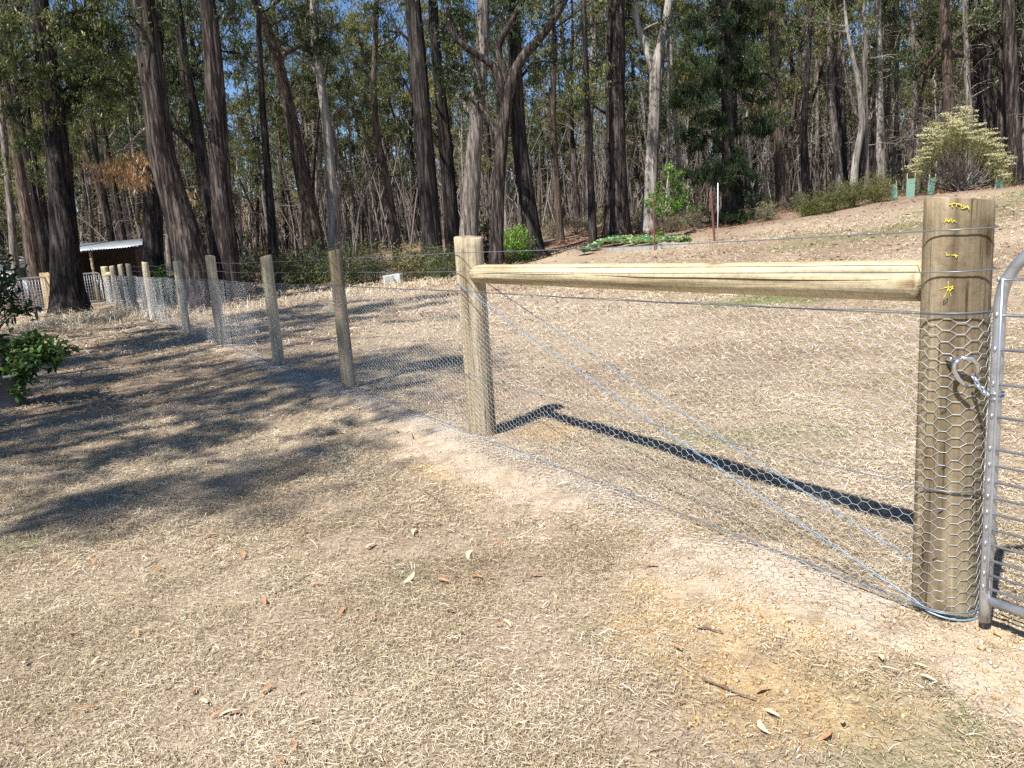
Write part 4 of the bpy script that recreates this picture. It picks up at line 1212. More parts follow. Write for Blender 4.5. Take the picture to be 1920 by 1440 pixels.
hero('gum_tree', [(1515, 380, 15), (1510, 320, 14), (1506, 250, 13), (1512, 150, 10), (1520, 40, 8)], 33, 'red', 15,
     'reddish gum rising left of the yellow green heath row', [], seed=41, ncrown=4000, dead=5)
hero('gum_tree', [(1575, 365, 16), (1571, 300, 13), (1560, 200, 12), (1556, 100, 10), (1552, 0, 8)], 34, 'grey', 16,
     'grey gum rising behind the middle of the heath row', [], seed=42, ncrown=4000, dead=5)
hero('gum_tree', [(1600, 350, 13), (1604, 300, 12), (1618, 235, 11), (1612, 170, 9), (1600, 110, 7), (1588, 60, 6)], 31, 'pale', 12,
     'crooked pale sapling bending right above the yellow green heath', [], seed=33, ncrown=2500, nb=6)
hero('gum_tree', [(512, 470, 17), (508, 400, 15), (500, 300, 13), (492, 200, 11), (486, 80, 9), (484, 0, 8)], 27, 'dark', 14,
     'narrow dark gum between the red trunks and the scaly leaning gum', [(480, 260, 40, 50, 1), (470, 330, 35, 35, 1)], seed=34, ncrown=4000)

# a dead branch of brown leaves hung up against the leaning gum
rng = np.random.default_rng(50)
dbp = [at_depth(a, b, 22.5) for a, b in ((290, 228), (262, 250), (235, 278), (205, 292))]
db = link_empty('hung_dead_branch', dbp[0], 'broken branch of dead orange brown leaves hanging beside the leaning red gum', 'dead branch')
mb = MB(); mb.tube(dbp, [0.05, 0.04, 0.03, 0.012], 8); tips = []
grow(rng, np.array(dbp), np.array([0.05, 0.04, 0.03, 0.012]), 0.2, 1.0, 9, 1.0, mb, tips, 5, (-0.9, 0.1))
mb.build('branch_wood', BARK['twig'], db)
mb = MB()
cc = [at_depth(a + rng.normal(0, 9), b + rng.normal(0, 9), 22.5 + rng.normal(0, 0.3)) for a, b in ((185, 318), (200, 305), (215, 322), (232, 310), (245, 300), (258, 318), (268, 300), (270, 330), (252, 340), (330, 345), (340, 360)) for _ in range(3)]
foliage(mb, cc, 1900, 0.16, rng, 0.15, 0.034, 1.6, 0.5, 0.25)
mb.build('dead_foliage', LEAF['brown'], db, smooth_=False)

bl = MB()
for (x0, y0, r0) in HERO_FEET:
    n = 420
    a_ = rng.uniform(0, 6.28, n); d_ = r0 + np.abs(rng.normal(0, 0.55, n))
    x, y = x0 + d_ * np.cos(a_), y0 + d_ * np.sin(a_)
    dd = rng.normal(size=(n, 3)); dd[:, 2] *= 0.5
    h_ = np.exp(-(d_ - r0) / 0.25) * rng.uniform(0, 0.22, n) + 0.02
    bl.leaves(np.stack([x, y, zt(x, y) + h_], -1), dd, rng.uniform(0.06, 0.34, n), rng.uniform(0.015, 0.04, n), np.clip(rng.normal(0.3, 0.2, n), 0, 1), rng)
tag(bl.build('bark_litter', tint_mat('fallen_bark_strips', LITC, 0.9, 0.15), smooth_=False), 'shed bark strips and leaves heaped round the feet of the gum trees', 'bark litter', kind='stuff')

# woods behind: every trunk one can tell apart is a tree; eight kinds are grown and copied
def proto(name, label, bark, leaf, H, r0, lo, nb, Lb, nl, dead, seed, lean=0.6, fork=False, L=0.17, W_=0.042, t0=0.5, spread=0.27):
    rng = np.random.default_rng(seed)
    n = 22
    zz = np.linspace(-0.2, H, n)
    ax, ay = rng.normal(0, lean, 2)
    wob = np.cumsum(rng.normal(0, 0.09, (n, 2)), 0)
    f = np.clip(zz / H, 0, 1)
    Q = np.stack([ax * f ** 1.3 + wob[:, 0] * f, ay * f ** 1.3 + wob[:, 1] * f, zz], -1)
    rad = r0 * (1 - 0.82 * np.clip(f, 0, 1)) * (1 + 0.35 * np.exp(-np.clip(zz, 0, 9) / 0.35))
    tm, lm, tips = MB(), MB(), []
    tm.tube(Q, rad, 10, ridge=ridge_fn(rng, n, 0.05))
    if fork:
        k_ = int(n * rng.uniform(0.25, 0.45))
        az = rng.uniform(0, 6.28)
        q = limb(rng, Q[k_], np.array([math.cos(az) * 0.45, math.sin(az) * 0.45, 1]), H * 0.55, 9, 0.1, 0, 0.05)
        rq = np.linspace(rad[k_] * 0.75, 0.03, 10)
        tm.tube(q, rq, 8)
        grow(rng, q, rq, 0.4, 1.0, nb // 2, Lb, tm, tips, 5)
    grow(rng, Q, rad, lo, 0.98, nb, Lb, tm, tips, 5)
    bm2 = MB()
    grow(rng, Q, rad, 0.12, lo + 0.2, dead + 5, Lb * 0.85, bm2, None, 4, (-0.3, 1.0), 5, 0.5)
    root = link_empty(name, (0, 0, 0), label, 'tree', 'trees in the woods')
    tm.build('trunk', BARK[bark], root)
    bm2.build('bare_twig_sprays', BARK['twig'], root)
    keep_ = rng.permutation(len(tips))[:max(20, int(len(tips) * 0.32))]
    tips = [tips[i_] for i_ in keep_]
    foliage(lm, tips, int(nl * 0.8), spread, rng, L, W_, t0=t0)
    lm.build('crown', LEAF[leaf], root, smooth_=False)
    return root
protos = [
    proto('woodland_gum', 'slim grey barked gum tree standing deep in the woods', 'grey', 'olive', 15, 0.13, 0.48, 16, 2.6, 7500, 8, 101),
    proto('woodland_gum', 'slender brown barked gum tree standing deep in the woods', 'brown', 'olive', 13, 0.12, 0.42, 16, 2.4, 7000, 9, 102),
    proto('woodland_gum', 'forked grey gum tree standing deep in the woods', 'grey', 'gum', 14, 0.15, 0.5, 14, 2.6, 7500, 8, 103, 0.9, True),
    proto('woodland_gum', 'thick red barked gum tree standing deep in the woods', 'red', 'gum', 19, 0.22, 0.5, 18, 3.2, 9000, 6, 104, 0.4),
    proto('woodland_gum', 'leaning dark barked gum tree standing deep in the woods', 'dark', 'olive', 14, 0.14, 0.42, 16, 2.6, 7500, 8, 105, 1.6),
    proto('woodland_gum', 'pale barked young gum tree standing deep in the woods', 'pale', 'olive', 11, 0.085, 0.35, 14, 2.0, 5500, 10, 106, 0.8),
    proto('woodland_gum', 'bushy low crowned gum sapling standing deep in the woods', 'brown', 'gum', 8, 0.07, 0.2, 16, 1.7, 6500, 4, 107, 0.7, t0=0.45),
    proto('woodland_gum', 'forked red brown gum tree standing deep in the woods', 'red', 'olive', 16, 0.17, 0.45, 14, 2.8, 8000, 9, 108, 1.0, True),
]
rng = np.random.default_rng(77)
taken = []
used = [0] * len(protos)
pw_ = np.array([0.17, 0.16, 0.12, 0.10, 0.13, 0.14, 0.08, 0.10])
tries = 0
while len(taken) < 285 and tries < 60000:
    tries += 1
    y = math.sqrt(rng.uniform(26 ** 2, 72 ** 2))
    x = rng.uniform(-1, 1) * (0.74 * y + 3)
    t, s = ts(np.array([x]), np.array([y]))
    t, s = float(t[0]), float(s[0])
    if s < float(edge_s(x)) + 2.0 and not (s < 0 and t > 36) and not (x < -12 and y > 34): continue
    if any((x - a) ** 2 + (y - b) ** 2 < 1.5 ** 2 for a, b in taken): continue
    # leave the shed, the white building and the lane to the far gate free
    if -24 < x < -10 and y < 36: continue
    taken.append((x, y))
    k_ = int(rng.choice(len(protos), p=pw_ / pw_.sum()))
    p_ = protos[k_]
    loc = (x, y, zg(x, y))
    sc = rng.uniform(0.8, 1.25)
    if used[k_] == 0:
        p_.location = loc; p_.rotation_euler = (0, 0, rng.uniform(0, 6.28)); p_.scale = (sc,) * 3
    else:
        copy_thing(p_, loc, rng.uniform(0, 6.28), sc)
    used[k_] += 1

# the far side of the woods reads as one mass
fm, fl = MB(), MB()
rng = np.random.default_rng(88)
for k_ in range(1250):
    y = rng.uniform(58, 112); x = rng.uniform(-1.0, 1.0) * (0.80 * y + 12)
    g = zg(x, y); H = rng.uniform(6, 13); r = rng.uniform(0.07, 0.2)
    lean = rng.normal(0, 0.8, 2)
    q = np.array([[x + lean[0] * f ** 1.4, y + lean[1] * f ** 1.4, g + H * f] for f in (0, 0.3, 0.6, 1.0)])
    fm.tube(q, [r * 1.2, r * 0.85, r * 0.6, 0.03], 5, cap=False, tint=rng.random())
    nb = int(rng.integers(6, 12))
    cc = q[-1] + rng.normal(size=(nb, 3)) * np.array([1.6, 1.6, H * 0.17]) - np.array([0, 0, H * 0.22])
    foliage(fl, cc, 200, 0.55, rng, 0.34, 0.10, 0.5, 0.55)
    if k_ % 2 == 0:
        foliage(fl, np.array([[x + rng.normal(0, 1.5), y, g + rng.uniform(0.3, 2.8)] for _ in range(3)]), 90, 0.5, rng, 0.34, 0.10, 0.3, 0.5)
for k_ in range(5200):
    y = rng.uniform(44, 100); x = rng.uniform(-1.0, 1.0) * (0.80 * y + 8)
    if x < -12 and y < 54: continue
    g = zg(x, y); H = rng.uniform(2, 7); az = rng.uniform(0, 6.28); ln = H * abs(rng.normal(0, 0.35))
    q = np.array([[x, y, g - 0.1], [x + ln * 0.4 * math.cos(az), y + ln * 0.4 * math.sin(az), g + H * 0.55], [x + ln * math.cos(az) + rng.normal(0, 0.3), y + ln * math.sin(az), g + H]])
    fm.tube(q, [0.045, 0.03, 0.012], 4, cap=False, tint=rng.uniform(0.4, 1.0))
ug = MB()
cc = []
while len(cc) < 1500:
    y = math.sqrt(rng.uniform(25 ** 2, 75 ** 2)); x = rng.uniform(-1, 1) * (0.76 * y + 3)
    t, s_ = ts(np.array([x]), np.array([y]))
    if float(s_[0]) < float(edge_s(x)) + 1.0 and not (x < -14 and y > 36): continue
    g = zg(x, y)
    for _ in range(3): cc.append([x + rng.normal(0, 0.4), y + rng.normal(0, 0.4), g + rng.uniform(0.05, 0.8) * rng.uniform(0.3, 1.3)])
foliage(ug, cc, 65000, 0.28, rng, 0.20, 0.03, 0.1, 0.62, 0.3)
tag(ug.build('undergrowth', LEAF['shrub'], smooth_=False), 'low olive and brown undergrowth covering the floor of the woods', 'undergrowth', kind='stuff')
far = link_empty('distant_woods', (0, 90, 0), None, None)
far['label'] = 'grey brown mass of crowded gum trees closing the view behind'; far['category'] = 'woods'; far['kind'] = 'stuff'
fm.build('distant_trunks', tint_mat('far_bark', [(0, (0.06, 0.045, 0.038)), (0.5, (0.13, 0.105, 0.09)), (1, (0.28, 0.25, 0.225))], 0.95, 0.1), far)
fl.build('distant_foliage', LEAF['olive'], far, smooth_=False)

# trees beside and behind the photographer whose shade falls on the lawn
SHADERS = [(-9.3, 0.4, 0, 1.1), (-7.9, -0.9, 1, 1.0), (-7.0, 1.6, 5, 1.15), (-8.0, 1.0, 4, 1.0), (-7.1, 3.0, 2, 1.0), (-9.5, 6.2, 4, 1.05), (-11.0, 7.6, 2, 1.05), (-12.4, 9.2, 0, 1.1), (-11.6, 3.6, 3, 1.2), (-13.5, 12.0, 7, 1.1), (-15.5, 13.6, 3, 1.0), (-18.5, 16.5, 3, 1.0), (-16.0, 9.6, 2, 1.1), (-10.4, 9.6, 1, 1.1)]
for (x, y, k_, sc) in SHADERS:
    o = copy_thing(protos[k_], (x, y, zg(x, y)), R.uniform(0, 6.28), sc, 'gum tree beside the lawn that throws the dappled shade')
    o['group'] = 'trees beside the lawn'

# ------------------------------------------------------------------ scrub and shrubs
def shrub(name, label, px, py, w_px, h_px, leaf, n, seed, Y=None, cat='shrub', LW=(0.07, 0.03), stems=9, t0=0.5, group=None, hang=-0.2, spread=0.12, bark='twig'):
    rng = np.random.default_rng(seed)
    if Y is None: b = gp(px, py)
    else:
        b = at_depth(px, py, Y); b[2] = zg(b[0], b[1])
    k_ = b[1] / F_PX
    rx, h = w_px * k_ / 2, h_px * k_
    root = link_empty(name, b, label, cat, group)
    sm, lm, tips = MB(), MB(), []
    for s_ in range(stems):
        az = rng.uniform(0, 6.28); el = rng.uniform(0.5, 1.4)
        e = b + np.array([math.cos(az) * rx * 0.8 * math.cos(el) * 1.3, math.sin(az) * rx * 0.8 * math.cos(el) * 1.3, h * math.sin(el) * rng.uniform(0.7, 0.95)])
        pts = np.array([b + (e - b) * f + rng.normal(0, 0.04, 3) * math.sin(math.pi * f) for f in np.linspace(0, 1, 6)])
        sm.tube(pts, np.linspace(0.012, 0.004, 6), 5, cap=False)
        tips += [pts[-1], pts[-2], pts[3]]
        for t in range(4):
            a = pts[rng.integers(2, 6)]
            e2 = a + rng.normal(0, 0.3, 3) * np.array([rx, rx, h * 0.6])
            e2[2] = max(e2[2], b[2] + 0.05)
            sm.tube(np.array([a, (a + e2) / 2 + rng.normal(0, 0.02, 3), e2]), [0.005, 0.004, 0.003], 4, cap=False)
            tips += [e2, (a + e2) / 2]
    foliage(lm, tips, n, spread, rng, *LW, hang=hang, t0=t0)
    sm.build('stems', BARK[bark], root)
    lm.build('foliage', LEAF[leaf], root, smooth_=False)
    return root

belt = [(455, 505, 110, 90), (520, 500, 120, 95), (585, 508, 120, 85), (640, 500, 130, 90), (700, 505, 110, 80), (760, 505, 100, 70), (820, 500, 90, 65), (670, 522, 110, 50), (780, 514, 100, 50), (560, 524, 90, 55), (835, 515, 60, 28), (330, 520, 90, 60)]
for i_, (px, py, w, h) in enumerate(belt):
    shrub('scrub_bush', 'low tangled green and straw scrub bush along the woods edge behind the fence', px, py + 8, w, h, 'shrub', 2600, 200 + i_, LW=((0.10, 0.028), (0.16, 0.014), (0.08, 0.035))[i_ % 3], stems=14, group='scrub along the woods edge', hang=(0.3, -0.5, 0.0)[i_ % 3], spread=0.2, Y=None if i_ > 6 else 23 - 0.1 * i_, t0=(0.35, 0.8, 0.5, 0.65)[i_ % 4])
shrub('leafy_bush', 'leafy mid green bush between the leaning red gum and the shed', 322, 500, 90, 75, 'bright', 2600, 231, Y=24.5, LW=(0.09, 0.045), t0=0.25)
shrub('bright_bush', 'vivid lime green round bush behind the braced strainer post', 963, 462, 62, 72, 'bright', 4200, 232, Y=25.0, LW=(0.08, 0.035), t0=0.8, stems=14, spread=0.16)
shrub('scrub_bush', 'dark green leafy bush standing left of the lime green one', 912, 465, 56, 75, 'shrub', 2200, 233, Y=25.3, LW=(0.09, 0.04), t0=0.25, group=None)
shrub('grass_tree', 'spiky grey green tufted plant just left of the lime green bush', 942, 452, 36, 40, 'shrub', 500, 234, Y=24.5, LW=(0.5, 0.012), t0=0.6, stems=5, hang=-0.4, spread=0.1, cat='plant')
for i_, (px, py, w, h, lab) in enumerate(((1555, 398, 70, 38, 'yellow green heath clump at the lower left end of the heath row'), (1600, 388, 80, 52, 'yellow green heath clump in the middle of the heath row'), (1640, 380, 70, 56, 'yellow green heath clump beside the first tree guard'), (1515, 405, 40, 26, 'small bright heath tuft left of the heath row'))):
    shrub('heath_bush', lab, px, py, w, h, 'heath', 4200, 240 + i_, LW=(0.10, 0.014), stems=16, hang=-0.7, spread=0.15, group='heath row on the slope')
for i_, (px, py, w, h) in enumerate(((1080, 440, 70, 34), (1200, 430, 60, 30), (1260, 435, 70, 30), (1300, 425, 60, 34), (1440, 412, 60, 36), (1420, 400, 60, 46), (1495, 395, 40, 36), (1035, 448, 60, 34), (1870, 350, 60, 60), (1700, 352, 60, 40))):
    shrub('dry_scrub', 'brown half dead scrub with bare twigs under the trees', px, py, w, h, 'shrub', 900, 260 + i_, LW=(0.09, 0.02), stems=26, group='brown scrub under the trees', hang=0.1, spread=0.15, t0=0.85)

# cream flowering shrub on the crest: bare stems below, flat flower heads on top
rng = np.random.default_rng(300)
fb = at_depth(1795, 368, 25.5); fb[2] = zg(fb[0], fb[1])
fr = link_empty('flowering_shrub', fb, 'large cream topped flowering shrub with bare stems on the crest behind the gate post', 'shrub')
k_ = fb[1] / F_PX
sm, lm, hm = MB(), MB(), MB()
heads = []
for (px, py) in [(1725 + 9 * a, 0) for a in range(19)]:
    for _ in range(11):
        f = (px - 1805) / 95.0
        top = 200 + 95 * abs(f) ** 2.0 + (28 if px > 1840 else 0) * 0.6 + rng.uniform(0, 62)
        heads.append(at_depth(px + rng.normal(0, 5), top, fb[1] + rng.normal(0, 0.8)))
for (px, py) in ((1705, 312), (1712, 318), (1700, 316), (1718, 308)): heads.append(at_depth(px, py, fb[1]))
heads = np.array(heads)
for h in heads[::2]:
    mid = fb + (h - fb) * 0.5 + np.array([(h[0] - fb[0]) * 0.15, (h[1] - fb[1]) * 0.15, -0.1]) + rng.normal(0, 0.06, 3)
    sm.tube(np.array([fb + rng.normal(0, 0.06, 3) * np.array([1, 1, 0]), fb + (mid - fb) * 0.5 + rng.normal(0, 0.06, 3), mid, mid + (h - mid) * 0.5 + rng.normal(0, 0.05, 3), h]), [0.02, 0.014, 0.010, 0.007, 0.004], 5, cap=False)
foliage(lm, np.concatenate([heads - np.array([0, 0, 0.14]), heads - np.array([0, 0, 0.36]), heads[::2] - np.array([0, 0, 0.62])]), 13000, 0.14, rng, 0.09, 0.014, -0.2, 0.5)
n = 11000
kk = rng.integers(0, len(heads), n)
rr2 = rng.uniform(0, 1, n) ** 0.5 * 0.16; aa = rng.uniform(0, 6.28, n)
c = heads[kk] + np.stack([rr2 * np.cos(aa), rr2 * np.sin(aa), rng.normal(0.01, 0.015, n)], -1)
d = rng.normal(size=(n, 3)); d[:, 2] *= 0.3
hm.leaves(c, d, 0.035, 0.03, np.clip(rng.normal(0.6, 0.2, n), 0, 1), rng)
sm.build('stems', BARK['twig'], fr); lm.build('foliage', LEAF['heath'], fr, smooth_=False); hm.build('flower_heads', LEAF['flower'], fr, smooth_=False)

# ------------------------------------------------------------------ garden bed, young tree, pickets, guards, blocks
def sleeper(px0, py0, px1, py1, h, lab):
    a, b = gp(px0, py0), gp(px1, py1)
    d = b - a; L = np.linalg.norm(d[:2])
    mb = MB()
    mb.box((a + b) / 2 + np.array([0, 0, h / 2 - 0.02]), (L, 0.07, h), math.atan2(d[1], d[0]), bevel=0.008)
    tag(mb.build('bed_edging', BEDWOOD, smooth_=False), lab, 'edging', 'timber edging of the vegetable bed')
    return a, b
sleeper(1138, 474, 1240, 468, 0.16, 'long front timber edge of the cabbage bed')
sleeper(1242, 467, 1292, 460, 0.13, 'short right timber edge of the cabbage bed')
rng = np.random.default_rng(410)
def cabbage(px, py, r, t0, lab):
    c = gp(px, py)
    root_mb = MB()
    n = 10
    for i_ in range(n):
        az = i_ * 2.4 + rng.normal(0, 0.2); ring = i_ / n
        el = 0.4 + 0.95 * (1 - ring) ** 0.9 + rng.normal(0, 0.12)
        L = r * (0.75 + 0.5 * ring)
        dd = np.array([math.cos(az) * math.cos(el), math.sin(az) * math.cos(el), math.sin(el)])
        sd = np.array([-math.sin(az), math.cos(az), 0])
        upv = np.cross(sd, dd) * -1
        rows = []
        for u_ in np.linspace(0.08, 1, 5):
            w = L * 0.55 * math.sin(math.pi * (0.12 + 0.78 * u_)) ** 0.7
            ctr = c + np.array([0, 0, 0.06]) + dd * L * u_ + np.array([0, 0, -0.25 * L * u_ ** 3])
            rows.append([ctr - sd * w + np.array([0, 0, 0.10 * L + rng.normal(0, 0.012)]), ctr, ctr + sd * w + np.array([0, 0, 0.10 * L + rng.normal(0, 0.012)])])
        v = np.array(rows).reshape(-1, 3)
        q = [[3 * a + b_, 3 * a + b_ + 1, 3 * a + b_ + 4, 3 * a + b_ + 3] for a in range(4) for b_ in range(2)]
        root_mb.add(v, q, None, np.clip(t0 + rng.normal(0.1, 0.3), 0, 1))
    tag(root_mb.build('cabbage', LEAF['cabbage']), lab, 'vegetable plant', 'cabbages in the bed')
for i_, (px, py, r, t0) in enumerate(((1098, 478, 0.26, 0.45), (1112, 471, 0.27, 0.4), (1126, 466, 0.30, 0.5), (1140, 463, 0.36, 0.75), (1158, 462, 0.33, 0.45), (1172, 458, 0.36, 0.9), (1178, 463, 0.30, 0.4), (1196, 463, 0.34, 0.7), (1212, 461, 0.33, 0.45), (1226, 464, 0.28, 0.4), (1240, 460, 0.32, 0.6), (1256, 460, 0.30, 0.45), (1270, 459, 0.22, 0.5), (1205, 456, 0.3, 0.35), (1150, 456, 0.28, 0.35))):
    cabbage(px, py, r * 1.0, t0 + 0.15, 'big leafed blue green cabbage plant in the timber edged bed')
for i_, (px, py) in enumerate(((1278, 456), (1287, 455), (1240, 448))):
    shrub('seedling', 'small light green seedling at the right end of the cabbage bed', px, py, 16, 10 if i_ < 2 else 18, 'bright', 140, 430 + i_, LW=(0.09, 0.05), stems=4, t0=0.6, group='seedlings in the bed', spread=0.05, hang=-0.3, cat='plant')

rng = np.random.default_rng(440)
yb = gp(1241, 445)
k_ = yb[1] / F_PX
yt = link_empty('young_tree', yb, 'small bright green young tree with white trunk behind the cabbage bed', 'tree')
tm, lm = MB(), MB()
tp = np.array([at_depth(a, b, yb[1]) for a, b in ((1241, 447), (1243, 425), (1247, 400), (1250, 360), (1254, 310))])
tm.tube(tp, [0.035, 0.028, 0.024, 0.018, 0.008], 8)
tips = []
for (a, b, n_) in ((1256, 318, 4), (1268, 325, 3), (1245, 322, 3), (1258, 345, 5), (1240, 350, 4), (1272, 352, 4), (1225, 368, 4), (1245, 370, 5), (1265, 368, 5), (1285, 372, 5), (1230, 385, 4), (1250, 388, 5), (1270, 385, 5), (1290, 382, 4), (1255, 400, 3), (1240, 400, 3), (1216, 378, 3)):
    c = at_depth(a, b, yb[1] + rng.normal(0, 0.35))
    st = tp[np.argmin(np.abs(tp[:, 2] - (c[2] - 0.25)))]
    tm.tube(np.array([st, (st + c) / 2 + np.array([0, 0, 0.04]), c]), [0.012, 0.008, 0.004], 5, cap=False)
    for _ in range(n_): tips.append(c + rng.normal(0, 0.10, 3))
foliage(lm, tips, 2300, 0.085, rng, 0.075, 0.05, 0.2, 0.55, 0.3)
tm.build('trunk', BARK['pale'], yt); lm.build('crown', LEAF['bright'], yt, smooth_=False)

def picket(px0, py0, px1, py1, lab, mat=RUST, w=0.024, name='star_picket', cat='picket', grp='rusty pickets round the bed'):
    a = gp(px0, py0); b = at_depth(px1, py1, a[1])
    mb = MB()
    n = 6
    pts = np.array([a + (b - a) * f for f in np.linspace(-0.06, 1, n)])
    v = []
    for p_ in pts:
        for k2 in range(3):
            an = 0.6 + k2 * 2.094
            for (rr3, da) in ((w, -0.12), (w, 0.12), (0.006, 1.047)):
                v.append(p_ + np.array([rr3 * math.cos(an + da), rr3 * math.sin(an + da), 0]))
    v = np.array(v)
    q = [[i_ * 9 + j_, i_ * 9 + (j_ + 1) % 9, (i_ + 1) * 9 + (j_ + 1) % 9, (i_ + 1) * 9 + j_] for i_ in range(n - 1) for j_ in range(9)]
    v = np.vstack([v, pts[-1]])
    t = [[len(v) - 1, (n - 1) * 9 + j_, (n - 1) * 9 + (j_ + 1) % 9] for j_ in range(9)]
    mb.add(v, q, t)
    tag(mb.build(name, mat, smooth_=False), lab, cat, grp)
picket(1134, 455, 1132, 377, 'rusty steel picket at the left end of the cabbage bed')
picket(1228, 470, 1225, 367, 'rusty steel picket in front of the small bright green tree')
picket(1340, 453, 1334, 361, 'thickest rusty picket, the one beside the white rod', w=0.036)
picket(1244, 446, 1242, 400, 'rusty picket against the trunk of the small bright green tree')
a = gp(1345, 452); b = at_depth(1346, 343, a[1])
mb = MB(); mb.tube([a, (a + b) / 2 + np.array([0.01, 0, 0]), b], 0.012, 8)
tag(mb.build('fibreglass_rod', WHITE), 'thin white rod upright beside the thickest rusty picket', 'rod')

for i_, (px, py, w, h, lean, lab) in enumerate(((1674, 374, 16, 28, -0.08, 'green plastic tree guard furthest left, beside the heath'), (1704, 371, 18, 36, 0.03, 'tallest green plastic tree guard, second from the heath'), (1742, 366, 14, 30, 0.1, 'green plastic tree guard at the foot of the flowering shrub'), (1869, 357, 18, 16, 0.15, 'crumpled low green tree guard right of the flowering shrub'))):
    b = at_depth(px, py, 25.0); b[2] = zg(b[0], b[1]); k_ = b[1] / F_PX
    root = link_empty('tree_guard', b, lab, 'tree guard', 'tree guards on the crest')
    hw, hh = w * k_ / 2, h * k_
    mb = MB()
    c3 = [np.array([hw * 1.0 * math.cos(q_), hw * 1.0 * math.sin(q_), 0]) for q_ in (math.pi * 1.17, math.pi * 1.83, math.pi * 0.5)]
    off = np.array([lean * hh, 0, hh])
    for s_, e_ in ((0, 1), (1, 2), (2, 0)):
        nrm = np.array([(c3[e_] - c3[s_])[1], -(c3[e_] - c3[s_])[0], 0]); nrm *= 0.004 / np.linalg.norm(nrm)
        A, B = b + c3[s_], b + c3[e_]
        jag = rng.normal(0, 0.02, 2)
        v = np.array([A, B, B + off + [0, 0, jag[0]], A + off + [0, 0, jag[1]], A + nrm, B + nrm, B + off + nrm + [0, 0, jag[0]], A + off + nrm + [0, 0, jag[1]]])
        mb.add(v, [[0, 1, 2, 3], [5, 4, 7, 6], [0, 4, 5, 1], [3, 2, 6, 7], [0, 3, 7, 4], [1, 5, 6, 2]], None, rng.uniform(0.2, 0.9))
    mb.build('sleeve', GUARD, root, smooth_=False)
    for c_ in c3[:2]:
        mb = MB(); mb.tube([b + c_ * 0.93 - [0, 0, 0.1], b + c_ * 0.93 + off * 1.22], 0.011, 6)
        mb.build('stake', STAKE, root)

for (px, py, rz, lab) in ((729, 534, 0.35, 'pale concrete block standing on the left of the pair'), (746, 531, -0.3, 'pale concrete block standing on the right of the pair')):
    b = gp(px, py); k_ = b[1] / F_PX
    mb = MB(); s_ = 17.5 * k_
    mb.box(b + np.array([0, 0, s_ * 0.48]), (s_, s_ * 0.9, s_ * 0.98), rz, bevel=0.012)
    mb.box(b + np.array([0, 0, s_ * 0.975]), (s_ * 0.55, s_ * 0.4, 0.012), rz, bevel=0.002)
    tag(mb.build('concrete_block', CONCRETE, smooth_=False), lab, 'block', 'concrete blocks on the grass')

# ------------------------------------------------------------------ potted shrubs at the left edge
def leafy(root, tips, n, rng, spread, L, W_, t0, name='foliage'):
    """broad glossy leaves with a fold along the midrib"""
    lm = MB()
    c = np.asarray(tips)[rng.integers(0, len(tips), n)]
    d = rng.normal(size=(n, 3)) * np.array([1, 1, 0.7]) + np.array([0, 0, 0.15])
    d /= np.linalg.norm(d, axis=1)[:, None]
    c = c + d * (L * 0.55) + rng.normal(0, spread, (n, 3))
    w = np.cross(d, np.array([0, 0, 1.0]) + rng.normal(0, 0.35, (n, 3))); w /= np.linalg.norm(w, axis=1)[:, None]
    nn = np.cross(w, d)
    Ls = (L * rng.uniform(0.6, 1.2, n))[:, None]; Ws = (W_ * rng.uniform(0.7, 1.2, n))[:, None]
    v = []
    for u_, wf, dr in ((-0.5, 0.05, 0), (-0.2, 0.42, 0.02), (0.1, 0.5, 0.0), (0.35, 0.28, -0.06), (0.5, 0.02, -0.13)):
        ctr = c + d * Ls * u_ + nn * Ls * dr
        v += [ctr - w * Ws * wf + nn * Ws * wf * 0.35, ctr, ctr + w * Ws * wf + nn * Ws * wf * 0.35]
    v = np.stack(v, 1)
    q = np.array([[3 * a + b_, 3 * a + b_ + 1, 3 * a + b_ + 4, 3 * a + b_ + 3] for a in range(4) for b_ in range(2)])
    lm.add(v.reshape(-1, 3), (np.arange(n)[:, None, None] * 15 + q[None]).reshape(-1, 4), None, np.repeat(np.clip(t0 + rng.normal(0, 0.2, n), 0, 1), 15))
    lm.build(name, LEAF['pot'], root)

def planter(c, w0, w1, h, mat, lab, rz):
    root = link_empty('planter', c, lab, 'planter')
    mb = MB()
    prof = [(0, w0), (h * 0.9, w1), (h * 0.9, w1 * 1.06), (h, w1 * 1.06), (h, w1 * 0.92), (h - 0.06, w1 * 0.9)]
    sides = 28
    pw = 5.0
    v = []
    for z, w in prof:
        for a in range(sides):
            t = a * 2 * math.pi / sides
            cx, sx = math.cos(t), math.sin(t)
            r = (abs(cx) ** pw + abs(sx) ** pw) ** (-1 / pw) * w / 2
            v.append([r * cx, r * sx, z])
    n = len(prof)
    q = [[i_ * sides + j_, i_ * sides + (j_ + 1) % sides, (i_ + 1) * sides + (j_ + 1) % sides, (i_ + 1) * sides + j_] for i_ in range(n - 1) for j_ in range(sides)]
    v = np.array(v); cr_, sr_ = math.cos(rz), math.sin(rz)
    v = v @ np.array([[cr_, sr_, 0], [-sr_, cr_, 0], [0, 0, 1]]) + c
    mb.add(v, q)
    mb.build('tub', mat, root)
    mb = MB()
    top = v[-sides:]; ctr = top.mean(0) + np.array([0, 0, 0.01])
    mb.add(np.vstack([top, ctr]), None, [[sides, a, (a + 1) % sides] for a in range(sides)])
    mb.build('potting_soil', SHEDWALL, root)
    return root
pc = gp(6, 768); pc = pc + np.array([-0.05, 0.12, 0])
planter(pc - np.array([0, 0, 0.01]), 0.34, 0.40, 0.34, POTGREY, 'dark grey square planter under the low glossy leafed shrub at the left edge', 0.35)
rng = np.random.default_rng(500)
